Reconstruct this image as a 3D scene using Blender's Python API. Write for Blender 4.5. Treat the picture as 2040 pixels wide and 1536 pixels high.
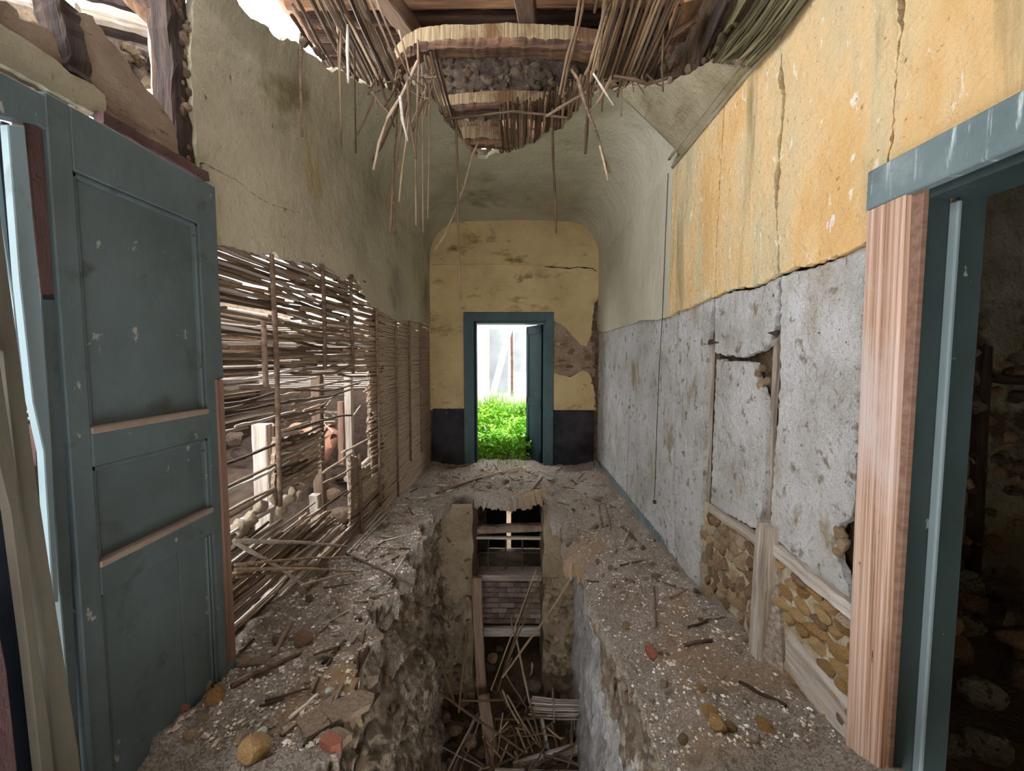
import bpy, bmesh, math, random
import numpy as np
from mathutils import Matrix, Vector, Euler

for o in list(bpy.data.objects):
    bpy.data.objects.remove(o)
SC = bpy.context.scene
COL = SC.collection
R = random.Random(7)
NP = np.random.RandomState(7)

# ------------------------------------------------------------ camera, sky, exposure
F = 820.0
PITCH = math.atan(53 / F)
YAW = math.atan(10 / F)
CAM = Vector((0.0, 0.0, 1.55))
ROT = Euler((math.pi / 2 - PITCH, 0, YAW)).to_matrix()
ROTI = ROT.inverted()
cd = bpy.data.cameras.new('camera')
cam = bpy.data.objects.new('camera', cd)
COL.objects.link(cam)
cam.location = CAM
cam.rotation_euler = (math.pi / 2 - PITCH, 0, YAW)
cd.sensor_width = 36
cd.lens = 36 * F / 2040
cd.clip_start = 0.02
SC.camera = cam

w = bpy.data.worlds.new('overcast_sky')
SC.world = w
w.use_nodes = True
bg = w.node_tree.nodes['Background']
bg.inputs[0].default_value = (0.97, 0.985, 1.0, 1)
bg.inputs[1].default_value = 6.0
SC.view_settings.view_transform = 'Standard'
SC.view_settings.look = 'None'
SC.view_settings.gamma = 1
SC.view_settings.use_curve_mapping = False
SC.view_settings.exposure = 0.5
SC.cycles.max_bounces = 10
SC.cycles.diffuse_bounces = 7
SC.cycles.use_denoising = True
SC.cycles.sample_clamp_indirect = 8


# ------------------------------------------------------------ measuring helpers
def ray(px, py):
    return ROT @ Vector(((px - 1020) / F, -(py - 768) / F, -1))


def at_x(px, py, X):
    d = ray(px, py)
    return CAM + d * ((X - CAM.x) / d.x)


def at_y(px, py, Y):
    d = ray(px, py)
    return CAM + d * ((Y - CAM.y) / d.y)


def at_z(px, py, Z):
    d = ray(px, py)
    return CAM + d * ((Z - CAM.z) / d.z)


def project(p):
    q = ROTI @ (Vector(p) - CAM)
    if q.z > -0.01:
        return (-9999, -9999)
    return (1020 + F * q.x / -q.z, 768 - F * q.y / -q.z)


def inside(pt, poly):
    x, y = pt
    c = False
    n = len(poly)
    j = n - 1
    for i in range(n):
        xi, yi = poly[i]
        xj, yj = poly[j]
        if (yi > y) != (yj > y) and x < (xj - xi) * (y - yi) / (yj - yi + 1e-12) + xi:
            c = not c
        j = i
    return c


def interp(x, pts):
    return float(np.interp(x, [p[0] for p in pts], [p[1] for p in pts]))


# ------------------------------------------------------------ value noise (numpy)
def _hash(ix, iy, iz):
    n = (ix * 374761393 + iy * 668265263 + iz * 2147483647) & 0x7fffffff
    n = (n ^ (n >> 13)) * 1274126177 & 0x7fffffff
    return ((n ^ (n >> 16)) & 0xffff) / 65535.0


def vnoise(x, y, z=None):
    x = np.asarray(x, float)
    y = np.asarray(y, float)
    z = np.zeros_like(x) if z is None else np.asarray(z, float)
    ix, iy, iz = np.floor(x).astype(np.int64), np.floor(y).astype(np.int64), np.floor(z).astype(np.int64)
    fx, fy, fz = x - ix, y - iy, z - iz
    fx, fy, fz = fx * fx * (3 - 2 * fx), fy * fy * (3 - 2 * fy), fz * fz * (3 - 2 * fz)
    r = 0
    for a in (0, 1):
        for b in (0, 1):
            for c in (0, 1):
                wgt = (fx if a else 1 - fx) * (fy if b else 1 - fy) * (fz if c else 1 - fz)
                r = r + wgt * _hash(ix + a, iy + b, iz + c)
    return r * 2 - 1


def fbm(x, y, z=None, s=1.0, octv=4):
    x = np.asarray(x, float) * s
    y = np.asarray(y, float) * s
    z = np.zeros_like(x) if z is None else np.asarray(z, float) * s
    r, a = 0, 1.0
    for i in range(octv):
        r = r + a * vnoise(x + i * 17.3, y - i * 9.1, z + i * 3.7)
        x, y, z, a = x * 2.03, y * 2.03, z * 2.03, a * 0.5
    return r


# ------------------------------------------------------------ materials
def lin(c):
    return tuple((v / 255 / 12.92) if v / 255 <= 0.04045 else ((v / 255 + 0.055) / 1.055) ** 2.4 for v in c) + (1,)


def M(name, cols, scale=4.0, stretch=(1, 1, 1), detail=8, rough=0.9, bump=None, bump2=None, spots=(), rand=0.0, dist=0.0, spec=0.15):
    """cols: ramp [(pos, srgb)]; bump (scale, distance); spots [(scale, lo, hi, srgb, stretch)] patches of another colour"""
    m = bpy.data.materials.new(name)
    m.use_nodes = True
    nt = m.node_tree
    N, L = nt.nodes, nt.links
    b = N['Principled BSDF']
    b.inputs['Roughness'].default_value = rough
    b.inputs['Specular IOR Level'].default_value = spec
    tc = N.new('ShaderNodeTexCoord')
    oi = N.new('ShaderNodeObjectInfo')
    add = N.new('ShaderNodeVectorMath')
    add.operation = 'MULTIPLY_ADD'
    L.new(oi.outputs['Random'], add.inputs[0])
    add.inputs[1].default_value = (7.3, 5.1, 9.7) if rand else (0, 0, 0)
    L.new(tc.outputs['Object'], add.inputs[2])

    def noise(sc, st, det, dst=0.0):
        mp = N.new('ShaderNodeMapping')
        mp.inputs['Scale'].default_value = st
        L.new(add.outputs[0], mp.inputs['Vector'])
        n = N.new('ShaderNodeTexNoise')
        n.inputs['Scale'].default_value = sc
        n.inputs['Detail'].default_value = det
        n.inputs['Roughness'].default_value = 0.62
        n.inputs['Distortion'].default_value = dst
        L.new(mp.outputs[0], n.inputs['Vector'])
        return n.outputs['Fac']
    fac = noise(scale, stretch, detail, dist)
    if rand:
        ma = N.new('ShaderNodeMath')
        ma.operation = 'MULTIPLY_ADD'
        L.new(oi.outputs['Random'], ma.inputs[0])
        ma.inputs[1].default_value = rand
        sub = N.new('ShaderNodeMath')
        sub.operation = 'SUBTRACT'
        L.new(fac, sub.inputs[0])
        sub.inputs[1].default_value = rand / 2
        L.new(sub.outputs[0], ma.inputs[2])
        fac = ma.outputs[0]
    cr = N.new('ShaderNodeValToRGB')
    el = cr.color_ramp.elements
    el[0].position, el[0].color = cols[0][0], lin(cols[0][1])
    el[1].position, el[1].color = cols[-1][0], lin(cols[-1][1])
    for p, c in cols[1:-1]:
        e = el.new(p)
        e.color = lin(c)
    L.new(fac, cr.inputs[0])
    col = cr.outputs[0]
    for sc, lo, hi, c, st in spots:
        f = noise(sc, st, 6, 0.3)
        mr = N.new('ShaderNodeMapRange')
        mr.inputs['From Min'].default_value = lo
        mr.inputs['From Max'].default_value = hi
        L.new(f, mr.inputs['Value'])
        mx = N.new('ShaderNodeMix')
        mx.data_type = 'RGBA'
        L.new(mr.outputs[0], mx.inputs['Factor'])
        L.new(col, mx.inputs['A'])
        mx.inputs['B'].default_value = lin(c)
        col = mx.outputs['Result']
    L.new(col, b.inputs['Base Color'])
    prev = None
    for bb in (bump, bump2):
        if not bb:
            continue
        sc, dd = bb[0], bb[1]
        st = bb[2] if len(bb) > 2 else stretch
        f = noise(sc, st, 8)
        bn = N.new('ShaderNodeBump')
        bn.inputs['Strength'].default_value = 1.0
        bn.inputs['Distance'].default_value = dd
        L.new(f, bn.inputs['Height'])
        if prev:
            L.new(prev, bn.inputs['Normal'])
        prev = bn.outputs[0]
    if prev:
        L.new(prev, b.inputs['Normal'])
    return m


def MV(name, cols, scale, bump, rough=0.95, tint=None):
    """voronoi-cell coloured chips"""
    m = bpy.data.materials.new(name)
    m.use_nodes = True
    nt = m.node_tree
    N, L = nt.nodes, nt.links
    b = N['Principled BSDF']
    b.inputs['Roughness'].default_value = rough
    b.inputs['Specular IOR Level'].default_value = 0.1
    tc = N.new('ShaderNodeTexCoord')
    v = N.new('ShaderNodeTexVoronoi')
    v.inputs['Scale'].default_value = scale
    L.new(tc.outputs['Object'], v.inputs['Vector'])
    n = N.new('ShaderNodeTexNoise')
    n.inputs['Scale'].default_value = 3.0
    n.inputs['Detail'].default_value = 8
    L.new(tc.outputs['Object'], n.inputs['Vector'])
    ad = N.new('ShaderNodeMix')
    ad.data_type = 'FLOAT'
    ad.inputs['Factor'].default_value = 0.5
    sep = N.new('ShaderNodeSeparateColor')
    L.new(v.outputs['Color'], sep.inputs[0])
    L.new(sep.outputs[0], ad.inputs['A'])
    L.new(n.outputs['Fac'], ad.inputs['B'])
    cr = N.new('ShaderNodeValToRGB')
    el = cr.color_ramp.elements
    el[0].position, el[0].color = cols[0][0], lin(cols[0][1])
    el[1].position, el[1].color = cols[-1][0], lin(cols[-1][1])
    for p, c in cols[1:-1]:
        e = el.new(p)
        e.color = lin(c)
    L.new(ad.outputs['Result'], cr.inputs[0])
    col = cr.outputs[0]
    if tint:
        n3 = N.new('ShaderNodeTexNoise')
        n3.inputs['Scale'].default_value = 1.7
        n3.inputs['Detail'].default_value = 6
        L.new(tc.outputs['Object'], n3.inputs['Vector'])
        mr = N.new('ShaderNodeMapRange')
        mr.inputs['From Min'].default_value = tint[1]
        mr.inputs['From Max'].default_value = tint[2]
        L.new(n3.outputs['Fac'], mr.inputs['Value'])
        mx = N.new('ShaderNodeMix')
        mx.data_type = 'RGBA'
        L.new(mr.outputs[0], mx.inputs['Factor'])
        L.new(col, mx.inputs['A'])
        mx.inputs['B'].default_value = lin(tint[0])
        col = mx.outputs['Result']
    L.new(col, b.inputs['Base Color'])
    bn = N.new('ShaderNodeBump')
    bn.inputs['Distance'].default_value = bump
    bn.inputs['Strength'].default_value = 1
    n2 = N.new('ShaderNodeTexNoise')
    n2.inputs['Scale'].default_value = scale * 0.7
    n2.inputs['Detail'].default_value = 9
    n2.inputs['Roughness'].default_value = 0.7
    L.new(tc.outputs['Object'], n2.inputs['Vector'])
    L.new(n2.outputs['Fac'], bn.inputs['Height'])
    L.new(bn.outputs[0], b.inputs['Normal'])
    return m


m_yellow = M('ochre_limewash', [(0.28, (190, 172, 136)), (0.42, (216, 194, 154)), (0.52, (226, 194, 146)), (0.6, (222, 182, 126)), (0.8, (214, 172, 116))],
             1.6, (1, 1.3, 0.55), bump=(26, 0.02, (1, 1, 1)), bump2=(6, 0.03, (1, 1, 1)),
             spots=[(3.2, 0.54, 0.66, (198, 190, 158), (1, 2.4, 0.3)), (15, 0.62, 0.66, (236, 228, 214), (1, 1.4, 0.7)), (2.0, 0.58, 0.72, (150, 136, 98), (1, 3, 0.3)), (40, 0.64, 0.7, (160, 128, 84), (1, 1, 1))])
m_olive = M('olive_limewash', [(0.3, (140, 135, 117)), (0.5, (170, 163, 142)), (0.7, (184, 176, 154))], 1.1, (1, 1, 1), bump=(14, 0.008), bump2=(2.2, 0.05),
            spots=[(1.3, 0.58, 0.7, (116, 110, 82), (1, 1, 1)), (0.9, 0.58, 0.75, (184, 160, 118), (1, 1, 0.6)), (26, 0.66, 0.71, (104, 96, 76), (1, 1, 0.5)), (3.5, .6, .7, (150, 138, 104), (1, 1, .4))])
m_vaultgrey = M('grey_vault_plaster', [(0.3, (132, 122, 98)), (0.7, (170, 162, 140))], 5, (1, 1, 1), bump=(40, 0.01), spots=[(3, 0.55, 0.7, (116, 100, 72), (3, 0.4, 3))])
m_grey = M('grey_lime_plaster', [(0.3, (190, 184, 178)), (0.5, (222, 220, 220)), (0.7, (238, 239, 244))], 2.2, (1, 1, 1), bump=(26, 0.05), bump2=(7, 0.06),
           spots=[(14, 0.58, 0.66, (160, 146, 130), (1, 1, 1)), (1.6, 0.56, 0.7, (190, 178, 160), (1, 1.2, 0.6)), (44, 0.65, 0.71, (100, 90, 80), (1, 1, 0.6)), (4, .6, .68, (176, 160, 136), (1, 1, .5))])
m_greylow = M('brown_mud_plaster', [(0.3, (150, 132, 110)), (0.5, (190, 172, 148)), (0.7, (208, 196, 178))], 5, bump=(30, 0.03), bump2=(10, 0.04),
              spots=[(18, 0.58, 0.66, (150, 120, 84), (1, 1, 1)), (40, 0.64, 0.7, (90, 76, 62), (1, 1, 1))])
m_faryel = M('cream_yellow_limewash', [(0.3, (168, 148, 110)), (0.55, (196, 176, 134)), (0.75, (206, 184, 138))], 1.2, bump=(18, 0.008),
             spots=[(1.6, 0.57, 0.7, (116, 98, 58), (1, 1, 2.2)), (26, 0.66, 0.7, (216, 206, 186), (1, 1, 1)), (0.9, 0.58, 0.78, (182, 146, 90), (1, 1, 1)), (5, .62, .7, (140, 122, 88), (1, 1, 1.6))])
m_dado = M('black_dado_paint', [(0.35, (30, 31, 36)), (0.7, (62, 62, 68))], 3, bump=(20, 0.006), rough=0.6,
           spots=[(7, 0.66, 0.7, (170, 140, 110), (1, 1, 1)), (22, 0.68, 0.72, (110, 110, 116), (1, 1, 1))])
m_mud = M('mud_mortar', [(0.3, (126, 108, 92)), (0.5, (164, 142, 122)), (0.75, (184, 166, 146))], 6, bump=(30, 0.03, (1, 1, 1)), bump2=(9, 0.025, (1, 1, 3)),
          spots=[(22, 0.62, 0.68, (92, 76, 64), (1, 0.7, 1.6))])
m_ruin = M('shaded_ruin_earth', [(0.3, (58, 48, 42)), (0.7, (92, 78, 68))], 4, bump=(14, 0.03))  # earth colour darkened to stand in for the room's shade
m_bead = M('worn_grey_blue_bead', [(0.3, (98, 112, 116)), (0.7, (124, 138, 142))], 3, (1, 1, 0.3), rough=.6)
m_pale = M('pale_lit_limewash', [(0.3, (176, 172, 152)), (0.6, (200, 196, 178)), (0.8, (206, 192, 160))], 1.2, (1, 1, .6), bump=(14, 0.008), bump2=(2.2, 0.04), spots=[(26, .67, .71, (130, 122, 100), (1, 1, .5))])  # pale limewash, lightened further to paint in window light on the wall
m_adobe = M('bare_masonry', [(0.3, (84, 68, 54)), (0.5, (126, 104, 84)), (0.72, (156, 136, 112))], 7, bump=(22, 0.05), bump2=(6, 0.06))
m_stone = M('brown_stone', [(0.25, (136, 110, 86)), (0.45, (172, 144, 116)), (0.62, (192, 164, 130)), (0.8, (208, 190, 166))], 5, bump=(26, 0.012), rand=0.5)
m_ochre = M('ochre_stone', [(0.25, (150, 116, 76)), (0.5, (190, 152, 102)), (0.78, (208, 182, 140))], 8, bump=(40, 0.008), rand=0.35)
m_mortarw = M('whitish_mortar', [(0.3, (170, 152, 118)), (0.7, (218, 206, 184))], 9, bump=(30, 0.03), spots=[(20, 0.62, 0.68, (90, 78, 64), (1, 1, 1))])
m_pitL = M('rubble_masonry', [(0.28, (96, 82, 68)), (0.48, (146, 130, 112)), (0.66, (182, 168, 148)), (0.8, (210, 200, 184))], 6, (1, 1, 0.8), bump=(22, 0.06), bump2=(55, 0.025),
           spots=[(9, 0.57, 0.64, (200, 190, 172), (1, 1, 0.7)), (5, 0.6, 0.7, (130, 98, 68), (1, 1, 0.4))])
m_pitR = M('grey_cellar_plaster', [(0.3, (132, 126, 120)), (0.55, (172, 170, 168)), (0.75, (188, 188, 190))], 3, (1, 1, 0.5), bump=(22, 0.03), bump2=(60, 0.012),
           spots=[(4, 0.6, 0.72, (150, 122, 88), (1, 1, 0.4)), (30, 0.64, 0.7, (88, 80, 72), (1, 1, 0.5))])
m_floor = MV('rubble_dust', [(0.2, (136, 123, 113)), (0.4, (174, 160, 147)), (0.55, (194, 181, 168)), (0.68, (206, 195, 183)), (0.82, (226, 219, 212)), (0.95, (180, 134, 114))], 170, 0.035, tint=((196, 162, 124), .55, .72))
m_gravel = MV('broken_plaster_chips', [(0.15, (96, 80, 70)), (0.35, (158, 142, 128)), (0.6, (200, 188, 174)), (0.75, (230, 224, 216)), (0.9, (184, 130, 108))], 26, 0.006)
m_cane = M('dry_cane', [(0.2, (84, 68, 54)), (0.5, (138, 116, 96)), (0.8, (178, 158, 138))], 3, (0.6, 14, 14), bump=(6, 0.004, (1, 20, 20)), rand=0.75, rough=0.7)
m_canebrown = M('brown_cane', [(0.2, (74, 56, 42)), (0.5, (122, 98, 76)), (0.8, (162, 136, 108))], 3, (0.6, 14, 14), rand=0.75, rough=0.7)
m_canegrey = M('weathered_grey_cane', [(0.2, (118, 106, 96)), (0.5, (162, 150, 140)), (0.8, (200, 192, 184))], 3, (0.6, 14, 14), rand=0.6, rough=0.7)
m_mosscane = M('mossy_cane', [(0.25, (56, 52, 38)), (0.55, (98, 92, 66)), (0.8, (128, 118, 92))], 4, (0.6, 10, 10), rand=0.6)
m_batten = M('weathered_batten', [(0.3, (84, 68, 56)), (0.7, (136, 114, 98))], 3, (1, 10, 10), bump=(8, 0.006, (1, 10, 10)), rand=0.4)
m_greywood = M('grey_weathered_timber', [(0.25, (112, 100, 90)), (0.5, (164, 152, 140)), (0.75, (200, 194, 188))], 2.5, (1, 16, 16), bump=(4, 0.008, (1, 16, 16)), rand=0.25)
m_barewood = M('bare_pine', [(0.36, (136, 100, 82)), (0.45, (172, 139, 119)), (0.52, (188, 158, 140)), (0.62, (210, 184, 170))], 1.6, (0.3, 34, 34), dist=1.2, bump=(2.5, 0.005, (.6, 40, 40)),
               spots=[(1.1, 0.52, 0.68, (194, 176, 170), (1, 2, 2)), (9, 0.68, 0.72, (96, 62, 48), (1, 3, 3))])
m_brownwood = M('bare_brown_stile', [(0.3, (104, 80, 68)), (0.7, (140, 112, 98))], 2, (0.5, 18, 18), bump=(3, 0.003, (1, 20, 20)))
m_darkwood = M('dark_roof_timber', [(0.25, (42, 32, 28)), (0.5, (80, 62, 52)), (0.72, (134, 102, 78)), (0.85, (172, 130, 92))], 2, (0.8, 9, 9), bump=(5, 0.012, (1, 9, 9)), rand=0.5)
m_blackwood = M('charred_timber', [(0.3, (40, 34, 36)), (0.7, (84, 70, 62))], 4, (0.8, 9, 9), bump=(6, 0.02, (1, 8, 8)))
m_teal = M('faded_teal_paint', [(0.3, (72, 82, 83)), (0.5, (84, 97, 99)), (0.72, (98, 111, 114))], 2.2, (1, 1, 0.6), bump=(12, 0.004), rough=0.62, spec=0.3,
           spots=[(5, 0.58, 0.68, (66, 72, 70), (1, 1, 1.2)), (16, 0.67, 0.70, (150, 150, 142), (1, 1, 0.6)), (1.2, 0.58, 0.72, (104, 98, 90), (1, 1.2, 0.5))])
m_dust = M('dusty_ledge', [(0.3, (120, 106, 94)), (0.7, (150, 136, 122))], 5)
m_bluelintel = M('teal_blue_lintel_paint', [(0.3, (90, 105, 108)), (0.55, (106, 121, 124)), (0.75, (138, 148, 150))], 4, (1, 1, 1), rough=0.6, bump=(18, 0.006),
                 spots=[(8, 0.6, 0.7, (176, 188, 190), (1, 5, 0.5)), (4, 0.6, 0.72, (92, 96, 96), (1, 1, 2))])
m_darkteal = M('dark_green_jamb_paint', [(0.3, (34, 44, 43)), (0.7, (54, 68, 68))], 3, (1, 1, 0.5), rough=0.5, spec=0.3, spots=[(20, 0.68, 0.71, (130, 140, 136), (1, 1, 0.6))])
m_fartl = M('blue_green_frame_paint', [(0.3, (64, 84, 88)), (0.7, (80, 102, 106))], 3, rough=0.55)
m_darkleaf = M('dark_door_paint', [(0.3, (22, 34, 37)), (0.7, (34, 50, 54))], 2, rough=0.85, spec=0.08)
m_paleblue = M('pale_blue_paint', [(0.3, (116, 134, 142)), (0.7, (140, 158, 164))], 2, (1, 1, 0.3), rough=0.55, spots=[(6, 0.62, 0.68, (100, 108, 108), (1, 1, 0.3))])
m_rustwood = M('bare_reddish_brown_board', [(0.3, (70, 52, 52)), (0.6, (100, 78, 76)), (0.8, (124, 88, 84))], 5, (1, 1, 0.4), bump=(30, 0.01),
               spots=[(30, 0.64, 0.7, (52, 36, 36), (1, 1, 1))])
m_olivewood = M('grey_olive_board', [(0.3, (80, 76, 68)), (0.7, (112, 106, 94))], 3, (1, 1, 0.3), bump=(10, 0.006))
m_navy = M('dark_navy_paint', [(0.3, (24, 28, 36)), (0.7, (42, 48, 58))], 3, rough=0.5)
m_tile = M('terracotta', [(0.3, (138, 98, 82)), (0.55, (172, 124, 104)), (0.8, (190, 156, 136))], 5, bump=(30, 0.006), rand=0.4)
m_redtile = M('red_tile_fragment', [(0.3, (156, 96, 78)), (0.7, (188, 126, 104))], 6, bump=(30, 0.006), rand=0.3)
m_paletile = M('dusty_floor_tile', [(0.3, (150, 132, 114)), (0.7, (186, 168, 148))], 8, bump=(30, 0.01), spots=[(5, 0.58, 0.66, (172, 128, 100), (1, 1, 1))])
m_mint = M('pale_green_plaster_shard', [(0.3, (172, 176, 164)), (0.7, (200, 204, 194))], 6, bump=(30, 0.004))
m_leaf = M('nettle_leaf', [(0.25, (66, 118, 24)), (0.5, (128, 190, 44)), (0.75, (172, 222, 70))], 3, (1, 1, 1), rough=0.5, spec=0.3)
m_grass = M('pale_grass', [(0.3, (128, 160, 80)), (0.7, (186, 206, 140))], 3)
m_white = M('white_rendered_wall', [(0.3, (214, 214, 210)), (0.7, (238, 238, 236))], 2, bump=(20, 0.01))
m_panel = M('grey_shutter_paint', [(0.3, (118, 122, 124)), (0.7, (146, 150, 152))], 2)
m_rust = M('rusty_iron', [(0.3, (70, 50, 44)), (0.7, (104, 76, 66))], 8, rough=0.8)
m_iron = M('dark_iron', [(0.3, (46, 44, 44)), (0.7, (78, 72, 70))], 8, rough=0.7)
m_rib = M('rib_plaster_with_cane_imprints', [(0.3, (124, 104, 80)), (0.6, (172, 152, 120)), (0.8, (200, 184, 154))], 3, (20, 1, 1), bump=(5, 0.03, (14, 1, 1)),
          spots=[(2.5, 0.54, 0.62, (118, 90, 66), (1, 1, 1))])
m_loft = M('dark_loft_masonry', [(0.3, (78, 66, 58)), (0.5, (112, 98, 88)), (0.72, (156, 140, 124))], 6, bump=(14, 0.06), bump2=(40, 0.02), spots=[(9, 0.6, 0.66, (160, 140, 118), (1, 1, 1))])
m_dirt = M('earth', [(0.3, (90, 76, 60)), (0.7, (130, 112, 92))], 4, bump=(14, 0.03))
m_darkroom = M('dim_room_plaster', [(0.3, (110, 104, 88)), (0.6, (150, 144, 124)), (0.8, (176, 168, 148))], 3, bump=(14, 0.05), spots=[(2.2, 0.52, 0.6, (86, 74, 58), (1, 1, 1))])
m_brickpit = M('dusty_brick_infill', [(0.3, (92, 80, 72)), (0.6, (136, 122, 112)), (0.8, (160, 148, 138))], 6, bump=(24, 0.02), rand=0.3, spots=[(4, 0.6, 0.72, (66, 70, 44), (1, 1, 1))])
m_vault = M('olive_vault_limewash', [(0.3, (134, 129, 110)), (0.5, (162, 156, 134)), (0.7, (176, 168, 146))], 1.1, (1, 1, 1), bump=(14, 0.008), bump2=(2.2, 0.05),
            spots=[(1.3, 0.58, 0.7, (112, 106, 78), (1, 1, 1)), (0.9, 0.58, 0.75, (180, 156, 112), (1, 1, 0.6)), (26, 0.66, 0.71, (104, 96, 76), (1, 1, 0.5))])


def lit_edge(m, pale, x0, x1):
    """paints window light into the limewash, paler towards one side of the vault"""
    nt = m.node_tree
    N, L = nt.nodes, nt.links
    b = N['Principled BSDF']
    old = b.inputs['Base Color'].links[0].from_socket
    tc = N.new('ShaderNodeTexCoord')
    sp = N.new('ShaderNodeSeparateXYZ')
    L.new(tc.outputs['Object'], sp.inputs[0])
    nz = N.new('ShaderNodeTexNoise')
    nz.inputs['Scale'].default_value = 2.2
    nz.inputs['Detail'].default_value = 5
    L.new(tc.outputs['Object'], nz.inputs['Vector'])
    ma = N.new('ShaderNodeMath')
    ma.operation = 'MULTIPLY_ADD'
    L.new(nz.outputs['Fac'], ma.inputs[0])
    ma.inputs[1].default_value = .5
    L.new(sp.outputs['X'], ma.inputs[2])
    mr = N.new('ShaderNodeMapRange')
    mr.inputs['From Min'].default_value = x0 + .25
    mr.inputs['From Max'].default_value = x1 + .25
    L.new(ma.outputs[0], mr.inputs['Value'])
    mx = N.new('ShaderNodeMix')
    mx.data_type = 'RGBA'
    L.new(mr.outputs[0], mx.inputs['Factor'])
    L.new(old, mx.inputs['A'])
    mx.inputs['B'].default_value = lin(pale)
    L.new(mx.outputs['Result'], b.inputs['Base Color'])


lit_edge(m_vault, (200, 196, 178), .62, 1.12)  # bright side of the vault put into its colour
m_wire = M('black_cord', [(0.3, (40, 36, 34)), (0.7, (60, 54, 50))], 5)


# ------------------------------------------------------------ object helpers
LOC = {}


def link(o, parent=None, loc=None):
    COL.objects.link(o)
    if parent is not None:
        o.parent = parent
    return o


def tag(o, label=None, cat=None, group=None, kind=None):
    if label:
        o['label'] = label
    if cat:
        o['category'] = cat
    if group:
        o['group'] = group
    if kind:
        o['kind'] = kind
    return o


def mesh(name, V, Fc, mat, smooth=False):
    me = bpy.data.meshes.new(name)
    me.from_pydata([tuple(v) for v in V], [], [tuple(f) for f in Fc])
    me.update()
    for m in (mat if isinstance(mat, (list, tuple)) else [mat]):
        me.materials.append(m)
    if smooth:
        me.polygons.foreach_set('use_smooth', [True] * len(me.polygons))
    return me


def obj(name, V, Fc, mat, parent=None, smooth=False):
    return link(bpy.data.objects.new(name, mesh(name, V, Fc, mat, smooth)), parent)


def inst(name, me, mtx, parent=None):
    o = link(bpy.data.objects.new(name, me), parent)
    o.matrix_basis = mtx
    return o


def empty(name, loc=(0, 0, 0)):
    o = bpy.data.objects.new(name, None)
    o.empty_display_size = 0.1
    COL.objects.link(o)
    o.location = loc
    return o


def bm_obj(name, bm, mat, parent=None, smooth=False):
    me = bpy.data.meshes.new(name)
    bmesh.ops.recalc_face_normals(bm, faces=bm.faces)
    bm.to_mesh(me)
    bm.free()
    for m in (mat if isinstance(mat, (list, tuple)) else [mat]):
        me.materials.append(m)
    if smooth:
        me.polygons.foreach_set('use_smooth', [True] * len(me.polygons))
    return link(bpy.data.objects.new(name, me), parent)


def box(name, lo, hi, mat, parent=None, bevel=0.004):
    bm = bmesh.new()
    bmesh.ops.create_cube(bm, size=1)
    for v in bm.verts:
        v.co = Vector([lo[i] + (v.co[i] + 0.5) * (hi[i] - lo[i]) for i in range(3)])
    if bevel:
        bmesh.ops.bevel(bm, geom=bm.edges[:], offset=bevel, segments=1, affect='EDGES')
    return bm_obj(name, bm, mat, parent)


def frame_mtx(p0, p1, roll=0.0):
    p0, p1 = Vector(p0), Vector(p1)
    x = (p1 - p0).normalized()
    up = Vector((0, 0, 1)) if abs(x.z) < 0.9 else Vector((0, 1, 0))
    y = up.cross(x).normalized()
    z = x.cross(y)
    m = Matrix((x, y, z)).transposed().to_4x4()
    return Matrix.Translation(p0) @ m @ Matrix.Rotation(roll, 4, 'X')


def beam(name, p0, p1, wy, wz, mat, parent=None, jit=0.006, roll=0.0, round_=False, seg=10, seed=0):
    """a timber from p0 to p1 with uneven, slightly worn faces; grain runs along it"""
    rr = random.Random(seed or R.randint(1, 99999))
    Lg = (Vector(p1) - Vector(p0)).length
    if round_:
        prof = [(math.cos(a), math.sin(a)) for a in [2 * math.pi * k / 9 for k in range(9)]]
    else:
        c = 0.86
        prof = [(1, c), (c, 1), (-c, 1), (-1, c), (-1, -c), (-c, -1), (c, -1), (1, -c)]
    n = len(prof)
    V, Fc = [], []
    ox = oy = 0.0
    for i in range(seg + 1):
        t = i / seg
        ox += rr.uniform(-jit, jit) * 0.6
        oy += rr.uniform(-jit, jit) * 0.6
        k = 1 + rr.uniform(-1, 1) * jit * 6
        for a, b in prof:
            V.append((t * Lg, a * wy / 2 * k + ox + rr.uniform(-jit, jit) * 0.5, b * wz / 2 * k + oy + rr.uniform(-jit, jit) * 0.5))
    for i in range(seg):
        for j in range(n):
            Fc.append((i * n + j, i * n + (j + 1) % n, (i + 1) * n + (j + 1) % n, (i + 1) * n + j))
    Fc.append(tuple(range(n - 1, -1, -1)))
    Fc.append(tuple(seg * n + j for j in range(n)))
    o = obj(name, V, Fc, mat, parent)
    o.matrix_basis = frame_mtx(p0, p1, roll)
    return o


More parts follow.
